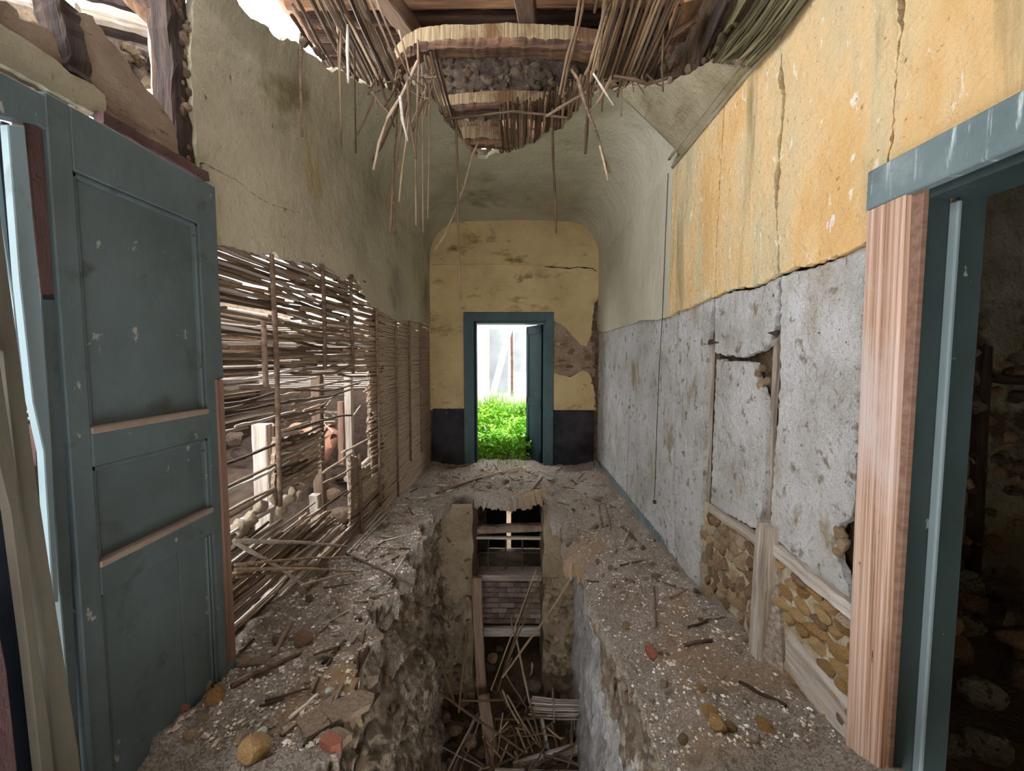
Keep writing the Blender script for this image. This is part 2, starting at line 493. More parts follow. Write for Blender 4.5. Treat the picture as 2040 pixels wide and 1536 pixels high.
def tube_data(pts, r0, r1=None, sides=6, nodes=0.16, bumpk=0.25, seed=1):
    rr = random.Random(seed)
    r1 = r0 if r1 is None else r1
    pts = [Vector(p) for p in pts]
    # resample
    dense = []
    acc = 0.0
    tot = sum((pts[i + 1] - pts[i]).length for i in range(len(pts) - 1))
    for i in range(len(pts) - 1):
        L_ = (pts[i + 1] - pts[i]).length
        k = max(1, int(L_ / 0.05))
        for j in range(k):
            dense.append((pts[i].lerp(pts[i + 1], j / k), acc + L_ * j / k))
        acc += L_
    dense.append((pts[-1], tot))
    V, Fc = [], []
    for i, (p, s) in enumerate(dense):
        a = dense[max(0, i - 1)][0]
        b = dense[min(len(dense) - 1, i + 1)][0]
        x = (b - a).normalized()
        up = Vector((0, 0, 1)) if abs(x.z) < 0.9 else Vector((0, 1, 0))
        y = up.cross(x).normalized()
        z = x.cross(y)
        r = (r0 + (r1 - r0) * s / max(tot, 1e-6)) * rr.uniform(0.92, 1.08)
        if nodes and (i % 4 == 2):
            r *= 1 + bumpk
        for k in range(sides):
            t = 2 * math.pi * k / sides
            V.append(p + y * math.cos(t) * r + z * math.sin(t) * r)
    for i in range(len(dense) - 1):
        for k in range(sides):
            Fc.append((i * sides + k, i * sides + (k + 1) % sides, (i + 1) * sides + (k + 1) % sides, (i + 1) * sides + k))
    Fc.append(tuple(range(sides - 1, -1, -1)))
    n = (len(dense) - 1) * sides
    Fc.append(tuple(n + k for k in range(sides)))
    return V, Fc


def tube(name, pts, r0, mat, r1=None, parent=None, seed=1, sides=6, bumpk=0.25):
    p = Vector(pts[0])
    off = p if parent is None else Vector((0, 0, 0))
    V, Fc = tube_data([Vector(q) - off for q in pts], r0, r1, sides, seed=seed, bumpk=bumpk)
    o = obj(name, V, Fc, mat, parent, smooth=True)
    o.location = off
    return o


# shared unit canes, along local X, length 1, radius 1
def cane_mesh(kind, seed, mat, nseg=10):
    rr = random.Random(seed)
    V, Fc = [], []
    s = 5
    ph = rr.uniform(0, 6)
    amp = {0: 0.35, 1: 2.0, 2: 4.0, 3: -3.0}[kind]
    xs = []
    for i in range(nseg + 1):
        xs.append(i / nseg)
    for i, t in enumerate(xs):
        r = rr.uniform(0.9, 1.08) * (1.18 if i % 3 == 1 else 1.0) * (1.05 - 0.15 * t)
        if i in (0, nseg):
            r *= 0.9
        oy = amp * 0.3 * math.sin(t * 5 + ph)
        oz = -amp * math.sin(math.pi * t) + 0.3 * math.sin(t * 11 + ph)
        for k in range(s):
            a = 2 * math.pi * k / s
            V.append((t, oy + r * math.cos(a), oz + r * math.sin(a)))
    for i in range(nseg):
        for k in range(s):
            Fc.append((i * s + k, (i + 1) * s + k, (i + 1) * s + (k + 1) % s, i * s + (k + 1) % s))
    Fc.append(tuple(range(s)))
    Fc.append(tuple(nseg * s + k for k in range(s - 1, -1, -1)))
    me = mesh('cane', V, Fc, mat, True)
    return me


CANES = {}


def cane_me(mat, kind):
    key = (mat.name, kind)
    if key not in CANES:
        CANES[key] = [cane_mesh(kind, 31 * kind + q, mat) for q in range(3)]
    return R.choice(CANES[key])


def cane(p0, p1, r=0.0065, mat=None, kind=0, parent=None, name='cane', roll=0.0):
    me = cane_me(mat or m_cane, kind)
    L_ = (Vector(p1) - Vector(p0)).length
    return inst(name, me, frame_mtx(p0, p1, roll) @ Matrix.Diagonal((L_, r, r, 1)), parent)


class Join:
    """collects many small pieces into one mesh"""

    def __init__(s):
        s.V, s.F = [], []

    def add(s, V, Fc):
        b = len(s.V)
        s.V += [tuple(v) for v in V]
        s.F += [tuple(i + b for i in f) for f in Fc]

    def add_me(s, me, mtx):
        s.add([mtx @ v.co for v in me.vertices], [tuple(p.vertices) for p in me.polygons])

    def build(s, name, mat, parent=None, smooth=False):
        return obj(name, s.V, s.F, mat, parent, smooth)


def rag(pts, amp, step=0.02, seed=1, clean=()):
    """subdivide a closed 2-D outline and make its edges ragged"""
    rr = random.Random(seed)
    out = []
    n = len(pts)
    for i in range(n):
        a, b = Vector(pts[i]), Vector(pts[(i + 1) % n])
        d = b - a
        L_ = d.length
        if L_ < 1e-6:
            continue
        nn = Vector((-d.y, d.x)) / L_
        k = max(1, int(L_ / step))
        if i in clean:
            out.append(a)
            continue
        for j in range(k):
            o = 0 if j == 0 else rr.uniform(-1, 1) * amp
            out.append(a + d * (j / k + (0 if j == 0 else rr.uniform(-.25, .25) / k)) + nn * o)
    return out


def slab(name, poly, plane, front, thick, mat, parent=None, amp=0.008, step=0.02, seed=1, clean=()):
    """a coat of plaster: ragged outline in a wall plane, front face at `front`, `thick` deep behind.
    plane 'x': poly in (Y, z), depth along +sign(thick) X ; plane 'y': poly in (X, z)"""
    pts = rag(poly, amp, step, seed, clean)
    bm = bmesh.new()
    mk = (lambda a, b, d: (d, a, b)) if plane == 'x' else (lambda a, b, d: (a, d, b))
    vs = [bm.verts.new(mk(p[0], p[1], front)) for p in pts]
    f = bm.faces.new(vs)
    r = bmesh.ops.extrude_face_region(bm, geom=[f])
    for v in [g for g in r['geom'] if isinstance(g, bmesh.types.BMVert)]:
        v.co[0 if plane == 'x' else 1] += thick
        v.co[0 if plane == 'x' else 1] += 0
    bmesh.ops.triangulate(bm, faces=[q for q in bm.faces if len(q.verts) > 4], ngon_method='EAR_CLIP')
    return bm_obj(name, bm, mat, parent)


def rock_mesh(seed, mat, sub=2, flat=False):
    rr = random.Random(seed)
    bm = bmesh.new()
    bmesh.ops.create_icosphere(bm, subdivisions=sub, radius=1)
    planes = [(Vector((rr.uniform(-1, 1), rr.uniform(-1, 1), rr.uniform(-1, 1))).normalized(), rr.uniform(0.55, 0.85)) for _ in range(9)]
    for v in bm.verts:
        for n, d in planes:
            k = v.co.dot(n)
            if k > d:
                v.co -= n * (k - d)
        v.co *= 1 + rr.uniform(-0.05, 0.05)
    me = bpy.data.meshes.new('stone')
    bm.to_mesh(me)
    bm.free()
    me.materials.append(mat)
    return me


def shard_mesh(seed, mat, n=None):
    rr = random.Random(seed)
    n = n or rr.randint(4, 6)
    ang = sorted(rr.uniform(0, 2 * math.pi) * 0.25 + 2 * math.pi * k / n for k in range(n))
    rad = [rr.uniform(0.7, 1.1) for _ in ang]
    V = [(math.cos(a) * r, math.sin(a) * r, 1) for a, r in zip(ang, rad)] + [(math.cos(a) * r * rr.uniform(0.9, 1.05), math.sin(a) * r * rr.uniform(.9, 1.05), -1) for a, r in zip(ang, rad)]
    Fc = [tuple(range(n)), tuple(range(2 * n - 1, n - 1, -1))] + [(k, n + k, n + (k + 1) % n, (k + 1) % n) for k in range(n)]
    return mesh('shard', V, Fc, mat)


ROCKS = {}


def rock(name, p, s, mat, parent=None, rot=None, var=None):
    key = mat.name
    if key not in ROCKS:
        ROCKS[key] = [rock_mesh(100 + q, mat) for q in range(6)]
    me = ROCKS[key][var if var is not None else R.randrange(6)]
    rot = rot if rot is not None else (R.uniform(0, 6.28), R.uniform(0, 6.28), R.uniform(0, 6.28))
    s = (s, s, s) if not isinstance(s, (tuple, list)) else s
    return inst(name, me, Matrix.Translation(p) @ Matrix.Diagonal((s[0], s[1], s[2], 1)) @ Euler(rot).to_matrix().to_4x4(), parent)


SHARDS = {}


def shard(name, p, s, t, mat, parent=None, rot=None):
    key = mat.name
    if key not in SHARDS:
        SHARDS[key] = [shard_mesh(300 + q, mat) for q in range(6)]
    rot = rot or (R.uniform(-.25, .25), R.uniform(-.25, .25), R.uniform(0, 6.28))
    return inst(name, R.choice(SHARDS[key]), Matrix.Translation(p) @ Euler(rot).to_matrix().to_4x4() @ Matrix.Diagonal((s, s * R.uniform(.6, 1), t, 1)), parent)


ORD = 'topmost,second,third,fourth,fifth,sixth,seventh,eighth,ninth,tenth,lowest'.split(',')

# ------------------------------------------------------------ the plan
XL, XR, YB = -1.23, 1.14, 5.86        # left lath wall, right wall, far wall
ZS = 2.95                              # springing of the cane vault


def zL(Y):
    return interp(Y, [(0, .27), (1.2, .29), (1.7, .30), (2.5, .17), (3.4, .09), (4.3, .04), (5.0, .02), (5.9, .03)])


def zR(Y):
    return interp(Y, [(0, .24), (1.2, .22), (1.8, .13), (2.5, .07), (3.4, .03), (4.3, .01), (5.9, .03)])


def hole_z(py, Yguess, left):
    return zL(Yguess) if left else zR(Yguess)


def at_floor(px, py):
    z = 0.1
    for _ in range(6):
        p = at_z(px, py, z)
        t = min(1, max(0, (p.x + 0.6) / 1.1))
        z = zL(p.y) * (1 - t) + zR(p.y) * t
    return at_z(px, py, z)


HOLE_PX_L = [(640, 1536), (690, 1478), (655, 1438), (720, 1400), (712, 1300), (762, 1265), (735, 1215), (800, 1180), (775, 1150), (828, 1135), (808, 1105), (846, 1072), (838, 1046), (868, 1040), (862, 1018), (886, 1004), (908, 990)]
HOLE_PX_F = [(930, 984), (965, 988), (1000, 994), (1040, 990), (1075, 985), (1092, 1000)]
HOLE_PX_R = [(1090, 1030), (1118, 1045), (1122, 1085), (1160, 1098), (1168, 1150), (1215, 1230), (1252, 1300), (1300, 1400), (1330, 1536)]
HL = [at_floor(*p) for p in HOLE_PX_L]
HF = [at_floor(*p) for p in HOLE_PX_F]
HR = [at_floor(*p) for p in HOLE_PX_R]
HOLE = [(-0.62, 0.35)] + [(p.x, p.y) for p in HL] + [(p.x, p.y) for p in HF] + [(p.x, p.y) for p in HR] + [(0.56, 0.35)]


def dist_hole(X, Y):
    d = np.full(X.shape, 9.0)
    n = len(HOLE)
    for i in range(n):
        ax, ay = HOLE[i]
        bx, by = HOLE[(i + 1) % n]
        dx, dy = bx - ax, by - ay
        t = np.clip(((X - ax) * dx + (Y - ay) * dy) / (dx * dx + dy * dy + 1e-9), 0, 1)
        d = np.minimum(d, np.hypot(X - ax - t * dx, Y - ay - t * dy))
    return d


def floor_height(X, Y):
    X = np.asarray(X, float)
    Y = np.asarray(Y, float)
    t = np.clip((X + 0.6) / 1.1, 0, 1)
    yy = [0, 1.2, 1.8, 2.5, 3.4, 4.3, 5.0, 5.9]
    zl = np.interp(Y, yy, [zL(v) for v in yy])
    zr = np.interp(Y, yy, [zR(v) for v in yy])
    z = zl * (1 - t) + zr * t
    z = z + 0.022 * fbm(X, Y, s=5, octv=5) * 1.35 + 0.010 * fbm(X + 5, Y, s=34, octv=2)
    # rubble banked against the lath wall and the right wall
    z = z + 0.05 * np.exp(-((X - XL) / 0.18) ** 2) * (Y > 1.2) + 0.05 * np.exp(-((X - XR) / 0.16) ** 2)
    d = dist_hole(X, Y)
    z = z - np.where(X > 0.1, 0.13, 0.015) * np.exp(-(d / 0.11) ** 2) * (Y < 3.6)
    return z


def fz(x, y):
    return float(floor_height(np.array([x]), np.array([y]))[0])


def build_floor():
    xs = np.arange(XL - 0.05, XR + 0.06, 0.0175)
    ys = np.concatenate([np.arange(0.25, 3.2, 0.0175), np.arange(3.2, YB + 0.3, 0.03)])
    gx, gy = np.meshgrid(xs, ys)
    gz = floor_height(gx, gy)
    nx, ny = len(xs), len(ys)
    V = np.stack([gx, gy, gz], -1).reshape(-1, 3)
    keep = np.ones(nx * ny, bool)
    for k in range(nx * ny):
        x, y = V[k, 0], V[k, 1]
        if -1.0 < x < 0.8 and y < 4.9 and inside((x, y), HOLE):
            keep[k] = False
    Fc = []
    for j in range(ny - 1):
        for i in range(nx - 1):
            q = (j * nx + i, j * nx + i + 1, (j + 1) * nx + i + 1, (j + 1) * nx + i)
            if keep[q[0]] and keep[q[1]] and keep[q[2]] and keep[q[3]]:
                Fc.append(q)
    bm = bmesh.new()
    bv = [bm.verts.new(v) for v in V]
    for q in Fc:
        bm.faces.new([bv[i] for i in q])
    bmesh.ops.delete(bm, geom=[v for v in bm.verts if not v.link_faces], context='VERTS')
    be = [e for e in bm.edges if e.is_boundary and all(-1.0 < v.co.x < 0.85 and v.co.y < 4.9 for v in e.verts)]
    prev = be
    for dz, inset in ((0.05, 0.0), (0.09, 0.02)):
        r = bmesh.ops.extrude_edge_only(bm, edges=prev)
        vs = [g for g in r['geom'] if isinstance(g, bmesh.types.BMVert)]
        for v in vs:
            v.co.z -= dz + R.uniform(-.02, .02)
            v.co.x += R.uniform(-.012, .012) - inset * (1 if v.co.x < 0 else -1)
            v.co.y += R.uniform(-.012, .012)
        prev = [g for g in r['geom'] if isinstance(g, bmesh.types.BMEdge)]
    o = bm_obj('floor', bm, m_floor)
    return tag(o, 'broken upper floor covered in rubble and dust around a long collapsed opening', 'floor', kind='structure')


floor = build_floor()


# ------------------------------------------------------------ right wall
def PX(lst, X):
    return [(lambda p: (p.y, p.z))(at_x(a, b, X)) for a, b in lst]


YJ = 1.205   # far reveal of the doorway in this wall
bm = bmesh.new()
for lo, hi in (((1.215, YJ, -0.6), (1.31, 6.3, 4.3)), ((1.215, -0.6, 2.04), (1.31, YJ, 4.3)), ((1.215, -0.6, -0.6), (1.31, 0.12, 2.04))):
    bmesh.ops.create_cube(bm, size=1, matrix=Matrix.Translation([(lo[i] + hi[i]) / 2 for i in range(3)]) @ Matrix.Diagonal([hi[i] - lo[i] for i in range(3)] + [1]))
wall_right = tag(bm_obj('wall_right', bm, m_adobe), 'wall of ochre limewash over grey plaster, cracked, with bare stones at its foot', 'wall', kind='structure')

# ochre upper coat, in sheets parted by cracks
low = [(1316, 634), (1345, 622), (1372, 612), (1408, 596), (1440, 582), (1478, 571), (1500, 571), (1530, 556), (1552, 545), (1578, 533), (1600, 532), (1640, 518), (1680, 505), (1705, 492), (1735, 476)]
top_l = lambda x: (x, 715 - 1.24 * (x - 1030) + 5)
crA = [(1443, 205), (1440, 262), (1436, 330), (1432, 400), (1428, 470), (1426, 560), (1424, 590)]
crB = [(1557, 125), (1556, 165), (1562, 190), (1558, 250), (1553, 282), (1552, 320), (1549, 345), (1546, 392), (1547, 430), (1550, 470), (1551, 520), (1552, 545)]
gapB = [3, 12, 7, 4, 8, 1, 13, 8, 3, 2, 4, 4]
crC = [(1600, 0), (1795, -60)]
crC = [(1800, -60), (1795, 0), (1793, 40), (1797, 66), (1789, 100), (1786, 160), (1781, 200), (1779, 262), (1772, 300), (1765, 345)]
gapC = [20, 16, 12, 2, 5, 3, 3, 4, 3, 3]
XF = 1.14
sh = lambda L_, g, s: [(a + s * (g[i] if isinstance(g, list) else g) / 2, b) for i, (a, b) in enumerate(L_)]
lowpart = lambda a, b: [p for p in low if a < p[0] < b]
Z = lambda y: (y, ZS + 0.03)
p1 = PX([(1326, 348)], XF) + [(at_x(1326, 348, XF).y, ZS)] + PX(sh(crA, 2, -1), XF)
p1[1:1] = []
ochre1 = [(3.13, ZS + .02), (at_x(*crA[0], XF).y, ZS + .02)] + PX(sh(crA, 1.5, -1), XF) + PX(list(reversed(lowpart(1318, 1424))), XF) + [(3.13, 1.87)]
ochre2 = [(at_x(*crA[0], XF).y, ZS + .02), (at_x(*crB[0], XF).y, ZS + .02)] + PX(sh(crB, gapB, -1), XF) + PX(list(reversed(lowpart(1424, 1552))), XF) + PX(list(reversed(sh(crA, 1.5, 1))), XF)
ochre3 = [(at_x(*crB[0], XF).y, ZS + .02), (1.52, ZS + .02), (1.47, 2.985)] + PX([(1625, -30), (1612, 20), (1607, 40), (1606, 40), (1700, -80)], XF)[:0] + PX(sh(crC, gapC, -1), XF) + PX([(1738, 348), (1736, 476)] + list(reversed(lowpart(1552, 1735))), XF) + PX(list(reversed(sh(crB, gapB, 1))), XF)
ochre4 = PX(sh(crC, gapC, 1), XF) + [(1.327, 2.10), (0.0, 2.10), (0.0, 3.6), (1.36, 3.6)]
for k, pl in enumerate((ochre1, ochre2, ochre3, ochre4)):
    slab('plaster_coat', pl, 'x', XF, 0.035, m_yellow, wall_right, amp=0.006, step=0.014, seed=20 + k)

# pale far stretch of the same wall, smooth up into the vault
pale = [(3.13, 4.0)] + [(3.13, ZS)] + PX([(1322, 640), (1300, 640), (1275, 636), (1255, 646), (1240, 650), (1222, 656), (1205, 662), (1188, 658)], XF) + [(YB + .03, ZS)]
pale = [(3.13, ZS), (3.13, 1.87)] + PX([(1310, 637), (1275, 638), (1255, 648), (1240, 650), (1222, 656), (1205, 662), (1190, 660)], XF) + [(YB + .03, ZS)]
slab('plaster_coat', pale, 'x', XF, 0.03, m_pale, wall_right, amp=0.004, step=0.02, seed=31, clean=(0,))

# grey plaster below, in sheets between the buried studs
XG = 1.16


def under(pl):
    """keep a lower sheet just below the torn edge of the coat above it"""
    cut = lambda px: interp(px, [(1188, 657), (1205, 661), (1222, 656), (1240, 650), (1255, 647), (1275, 637)] + low)
    gap = lambda px: interp(px, [(1190, -14), (1300, -12), (1330, 2), (1400, 4), (1480, 7), (1735, 8)])
    out = []
    for (y, z) in pl:
        px, py = project((XG, y, z))
        m_ = cut(px) + gap(px)
        if py < m_ - 1:
            q = at_x(px, m_, XG)
            y, z = q.y, q.z
        out.append((y, z))
    return out


def seam(a, b, n=6):
    """points along the torn edge between two pixel columns"""
    return PX([(a + (b - a) * k / n, -500) for k in range(1, n)], XG)


b_ab = [(1262, 600), (1258, 700), (1255, 800), (1252, 890), (1248, 1000)]
b_bc = [(1352, 560), (1348, 700), (1345, 850), (1342, 960), (1350, 1180)]
b_cd = [(1424, 560), (1420, 640), (1416, 700), (1410, 800), (1407, 900), (1405, 1000), (1402, 1100), (1402, 1220)]
g_cd = [4, 10, 16, 12, 9, 12, 14, 16]
b_de = [(1556, 520), (1552, 600), (1550, 690), (1546, 780), (1540, 880), (1532, 960), (1530, 1040), (1528, 1062)]
g_de = [4, 8, 12, 14, 12, 16, 12, 10]
g1 = [(YB + .03, -0.2), (YB + .03, 1.98)] + seam(1195, 1258) + PX([(1262, 600)], XG) + PX(sh(b_ab, 2.5, -1), XG) + [(at_x(1248, 1000, XG).y, -0.2)]
g2 = seam(1345, 1266) + PX(sh(b_ab, 2.5, 1), XG) + [(at_x(1248, 1000, XG).y, -0.2), (at_x(1350, 1180, XG).y, -0.2)] + PX(list(reversed(sh(b_bc, 4, -1))), XG)
g3 = seam(1418, 1356) + PX(sh(b_bc, 4, 1), XG) + PX(list(reversed(sh(b_cd, g_cd, -1))), XG)
g4a = seam(1548, 1428, 8) + PX(sh(b_cd, g_cd, 1)[:4][:3], XG) + PX([(1432, 704), (1470, 712), (1500, 704), (1530, 690), (1540, 672)], XG) + PX(list(reversed(sh(b_de, g_de, -1)[:2])), XG)
g4b = PX([(1428, 716), (1424, 800), (1420, 900), (1416, 1008), (1450, 1024), (1490, 1046), (1512, 1056), (1518, 1010), (1526, 900), (1524, 800), (1518, 780), (1508, 760), (1502, 722), (1470, 722)], XG)
g5 = seam(1733, 1564, 10) + PX(sh(b_de, g_de, 1), XG) + PX([(1560, 1085), (1600, 1120), (1650, 1160), (1692, 1190)], XG) + PX([(1690, 1165), (1668, 1120), (1664, 1060), (1680, 1040), (1695, 1030), (1700, 1010), (1735, 480)], XG)
for k, pl in enumerate((g1, g2, g3, g4a, g4b, g5)):
    slab('plaster_panel', under(pl), 'x', XG, 0.03, m_grey, wall_right, amp=0.008, step=0.02, seed=40 + k)

# studs seen in the cracks, rail, post and board at the foot of the wall
for (a, b, wd, mt) in (((1420, 610), (1400, 1225), 0.026, m_greywood), ((1551, 560), (1528, 1090), 0.018, m_greywood), ((1347, 640), (1346, 900), 0.03, m_blackwood), ((1258, 640), (1252, 880), 0.025, m_blackwood)):
    q0, q1 = at_x(*a, 1.192), at_x(*b, 1.192)
    q1.y = q0.y
    q1.z = max(q1.z, 0.0)
    beam('stud', q0, q1, wd, 0.03, mt, wall_right, jit=0.004)
beam('rail', (1.165, at_x(1415, 1018, 1.16).y, 0.665), (1.165, 1.86, 0.69), 0.045, 0.05, m_greywood, wall_right, jit=0.004, seg=14)
beam('rail', (1.165, 1.81, 0.70), (1.165, 1.36, 0.695), 0.05, 0.055, m_greywood, wall_right, jit=0.005, seg=12)
for (y, z) in ((2.72, 1.66), (2.62, 1.645), (2.2, 1.655)):
    beam('stick', (1.172, y, z), (1.172, y - 0.34, z + R.uniform(-.02, .02)), 0.02, 0.02, m_blackwood, wall_right, jit=0.004, seg=6)
post = beam('post', (1.135, 1.845, -0.02), (1.15, 1.84, 0.80), 0.075, 0.10, m_greywood, wall_right, jit=0.004, seg=12)
bm = bmesh.new()
prev = None
for i in range(6):
    t = i / 5
    hw = 0.014 + 0.055 * (1 - t) ** 1.3
    ring = [bm.verts.new((1.10 + 0.055 * t, 1.80, 0.06 + 0.6 * t)), bm.verts.new((1.10 + 0.055 * t + .03, 1.80, 0.06 + 0.6 * t)),
            bm.verts.new((1.165, 1.80 - hw * 1.8, 0.06 + 0.6 * t)), bm.verts.new((1.150, 1.80 - hw * 1.8, 0.06 + 0.6 * t))]
    if prev:
        for k in range(4):
            bm.faces.new([prev[k], prev[(k + 1) % 4], ring[(k + 1) % 4], ring[k]])
    else:
        bm.faces.new(ring)
    prev = ring
bm.faces.new(prev)
bm_obj('offcut_board', bm, m_greywood, wall_right)
beam('board', (1.168, 1.70, 0.33), (1.168, 1.36, 0.30), 0.03, 0.13, m_greywood, wall_right, jit=0.003, seg=8)
beam('board', (1.163, 1.70, 0.245), (1.163, 1.36, 0.22), 0.03, 0.045, m_greywood, wall_right, jit=0.004, seg=8)

# bare stonework between the timbers
mb = slab('mortar_bed', [(2.56, -0.1), (2.56, .66), (1.86, .68), (1.86, -0.1)], 'x', 1.172, 0.02, m_mortarw, wall_right, amp=0.004)
mb2 = slab('mortar_bed', [(1.80, -0.1), (1.80, .68), (1.34, .68), (1.34, -0.1)], 'x', 1.166, 0.02, m_mortarw, wall_right, amp=0.004)
rs = random.Random(5)
for (y0, y1, z0, z1, cw, ch, flat) in ((1.88, 2.52, 0.06, 0.64, 0.085, 0.068, 0), (1.36, 1.78, 0.12, 0.66, 0.105, 0.052, 1)):
    z = z0
    row = 0
    while z < z1:
        h = ch * rs.uniform(.8, 1.2)
        y = y0 + (row % 2) * cw * .5
        while y < y1:
            ww = cw * rs.uniform(.65, 1.2)
            if rs.random() < 0.93 and not (flat and 0.25 < z < 0.39 and y > 1.5):
                rock('stone', (1.174 if not flat else 1.170, y + rs.uniform(-.01, .01), z + rs.uniform(-.008, .008)), (0.024 * rs.uniform(.8, 1.3), ww * .68, h * .66),
                     (m_ochre if rs.random() < .75 else m_stone) if flat else (m_stone if rs.random() < .8 else m_mortarw), wall_right, rot=(rs.uniform(-.3, .3) + rs.choice((0, 3.14)), rs.uniform(-.3, .3), rs.uniform(-.3, .3)))
            y += ww * 1.02
        z += h * 0.98
        row += 1
for (px, py, s) in ((1675, 1062, .03), (1682, 1085, .03), (1670, 1100, .026), (1515, 770, .03), (1520, 735, .025), (1512, 745, .02), (1527, 760, .025)):
    q = at_x(px, py, 1.172)
    rock('stone', q, (0.02, s, s), m_stone, wall_right)
# thin teal skirting left on the far stretch
slab('skirting', [(YB, 0.02), (YB, .12), (3.2, .13), (3.0, .05), (3.3, 0.0)], 'x', 1.148, 0.012, m_paletile if False else m_bluelintel, wall_right, amp=0.006)

# ------------------------------------------------------------ far wall
DX0, DX1, DZ = at_y(945, 800, YB).x, at_y(1085, 800, YB).x, at_y(1000, 640, YB).z
bm = bmesh.new()
for lo, hi in (((XL - .1, YB + .035, -.1), (DX0, YB + .3, 3.7)), ((DX1, YB + .035, -.1), (XR + .2, YB + .3, 3.7)), ((DX0, YB + .035, DZ), (DX1, YB + .3, 3.7))):
    bmesh.ops.create_cube(bm, size=1, matrix=Matrix.Translation([(lo[i] + hi[i]) / 2 for i in range(3)]) @ Matrix.Diagonal([hi[i] - lo[i] for i in range(3)] + [1]))
wall_back = tag(bm_obj('wall_back', bm, m_adobe), 'end wall of cream limewash with black dado around the tall doorway', 'wall', kind='structure')
PY = lambda lst, Y: [(lambda p: (p.x, p.z))(at_y(a, b, Y)) for a, b in lst]
coat = PY([(856, 817), (856, 380), (1196, 380), (1194, 592), (1184, 604), (1180, 640), (1178, 668), (1168, 690), (1158, 688), (1146, 676), (1136, 664), (1126, 652), (1112, 644), (1104, 640), (1103, 622), (925, 622), (925, 817)], YB)
slab('plaster_coat', coat, 'y', YB, 0.03, m_faryel, wall_back, amp=0.008, step=0.03, seed=3, clean=(0, 1, 14, 15, 16))
coat2 = PY([(1103, 742), (1120, 748), (1136, 752), (1152, 742), (1168, 738), (1178, 752), (1184, 780), (1188, 817), (1103, 817)], YB)
slab('plaster_coat', coat2, 'y', YB, 0.03, m_faryel, wall_back, amp=0.008, step=0.03, seed=4, clean=(7, 8))
slab('black_dado', PY([(862, 814), (926, 814), (926, 940), (858, 940)], YB), 'y', YB - .004, 0.034, m_dado, wall_back, amp=0.003, seed=5)
slab('black_dado', PY([(1099, 819), (1183, 819), (1183, 940), (1099, 940)], YB), 'y', YB - .004, 0.034, m_dado, wall_back, amp=0.003, seed=6)
slab('bare_render', PY([(1104, 636), (1150, 664), (1186, 680), (1186, 745), (1104, 752)], YB), 'y', YB + .018, 0.02, m_mud, wall_back, amp=0.01, seed=8)
rs = random.Random(9)
for k in range(16):
    q = at_y(rs.uniform(1108, 1178), rs.choice((668, 684, 700, 716, 732)) + rs.uniform(-3, 3), YB + .018)
    rock('brick', q, (rs.uniform(.04, .09), .016, rs.uniform(.02, .035)), rs.choice((m_stone, m_mud, m_mortarw)), wall_back, rot=(0, 0, rs.choice((0, 3.14))))
for k in range(14):
    q = at_y(1183 + rs.uniform(-4, 5), 600 + k * 16 + rs.uniform(-4, 4), YB + .02)
    rock('stone', q, (rs.uniform(.02, .04), .016, rs.uniform(.03, .05)), rs.choice((m_stone, m_mud)), wall_back)
tube('moulding', [at_y(862, 528, YB + .005), at_y(980, 527, YB + .005), at_y(1090, 530, YB + .005), at_y(1140, 533, YB + .005)], 0.012, m_faryel, parent=wall_back, bumpk=0.05)
tube('crack', [at_y(1085, 531, YB), at_y(1138, 535, YB), at_y(1150, 532, YB), at_y(1180, 535, YB), at_y(1189, 541, YB)], 0.006, m_wire, parent=wall_back, bumpk=0.9)


# ------------------------------------------------------------ left wall: plaster coat over cane lath
bm = bmesh.new()
wall_left = empty('wall_left')
tag(wall_left, 'cane lath wall losing its olive plaster, gaping into the ruined room beside it', 'wall', kind='structure')
lowL = [(380, 470), (430, 486), (470, 492), (500, 503), (538, 508), (545, 500), (560, 515), (600, 522), (640, 526), (668, 540), (685, 560), (697, 548), (703, 545), (715, 560), (728, 590), (745, 612), (760, 622), (775, 628), (790, 640), (810, 638), (830, 642), (862, 646)]
edgeL = [(398, 345), (392, 300), (390, 250), (384, 200), (380, 140), (384, 60), (388, 0)]
crk = [(404, 325), (430, 338), (470, 357), (500, 383), (530, 402), (565, 415), (598, 425)]
polyL = PX(list(reversed(edgeL)), XL) + PX([(398, 324)], XL) + PX([(a, b - 1.1) for a, b in crk], XL) + PX([(a, b + 1.1) for a, b in reversed(crk)], XL) + PX([(405, 360), (428, 440)], XL) + PX(lowL[1:], XL) + [(YB + .02, ZS)]
polyL[0] = (polyL[0][0], ZS)
slab('plaster_coat', polyL, 'x', XL, -0.03, m_olive, wall_left, amp=0.006, step=0.022, seed=12, clean=(len(polyL) - 2, len(polyL) - 1))

# the lath: rows of horizontal canes with holes
XC = XL - 0.016
holes = [([(440, 742), (560, 744), (735, 745), (735, 770), (700, 800), (640, 800), (560, 775), (440, 770)], 0.6),
         ([(645, 800), (735, 780), (738, 935), (720, 960), (690, 1060), (640, 1010), (640, 850)], 0.94),
         ([(735, 800), (770, 900), (770, 930), (738, 930)], 0.45),
         ([(440, 770), (545, 775), (545, 850), (440, 850)], 0.32),
         ([(440, 850), (548, 850), (550, 1040), (520, 1050), (470, 1070), (440, 1060)], 0.66),
         ([(560, 985), (640, 930), (640, 1010), (560, 1060)], 0.97),
         ([(440, 560), (530, 560), (530, 745), (440, 742)], 0.16),
         ([(550, 640), (740, 660), (735, 745), (550, 745)], 0.1),
         ([(545, 770), (645, 770), (645, 850), (545, 850)], 0.2)]
rl = random.Random(77)
lath = []
zrow = -0.02
Ydoor = 1.40
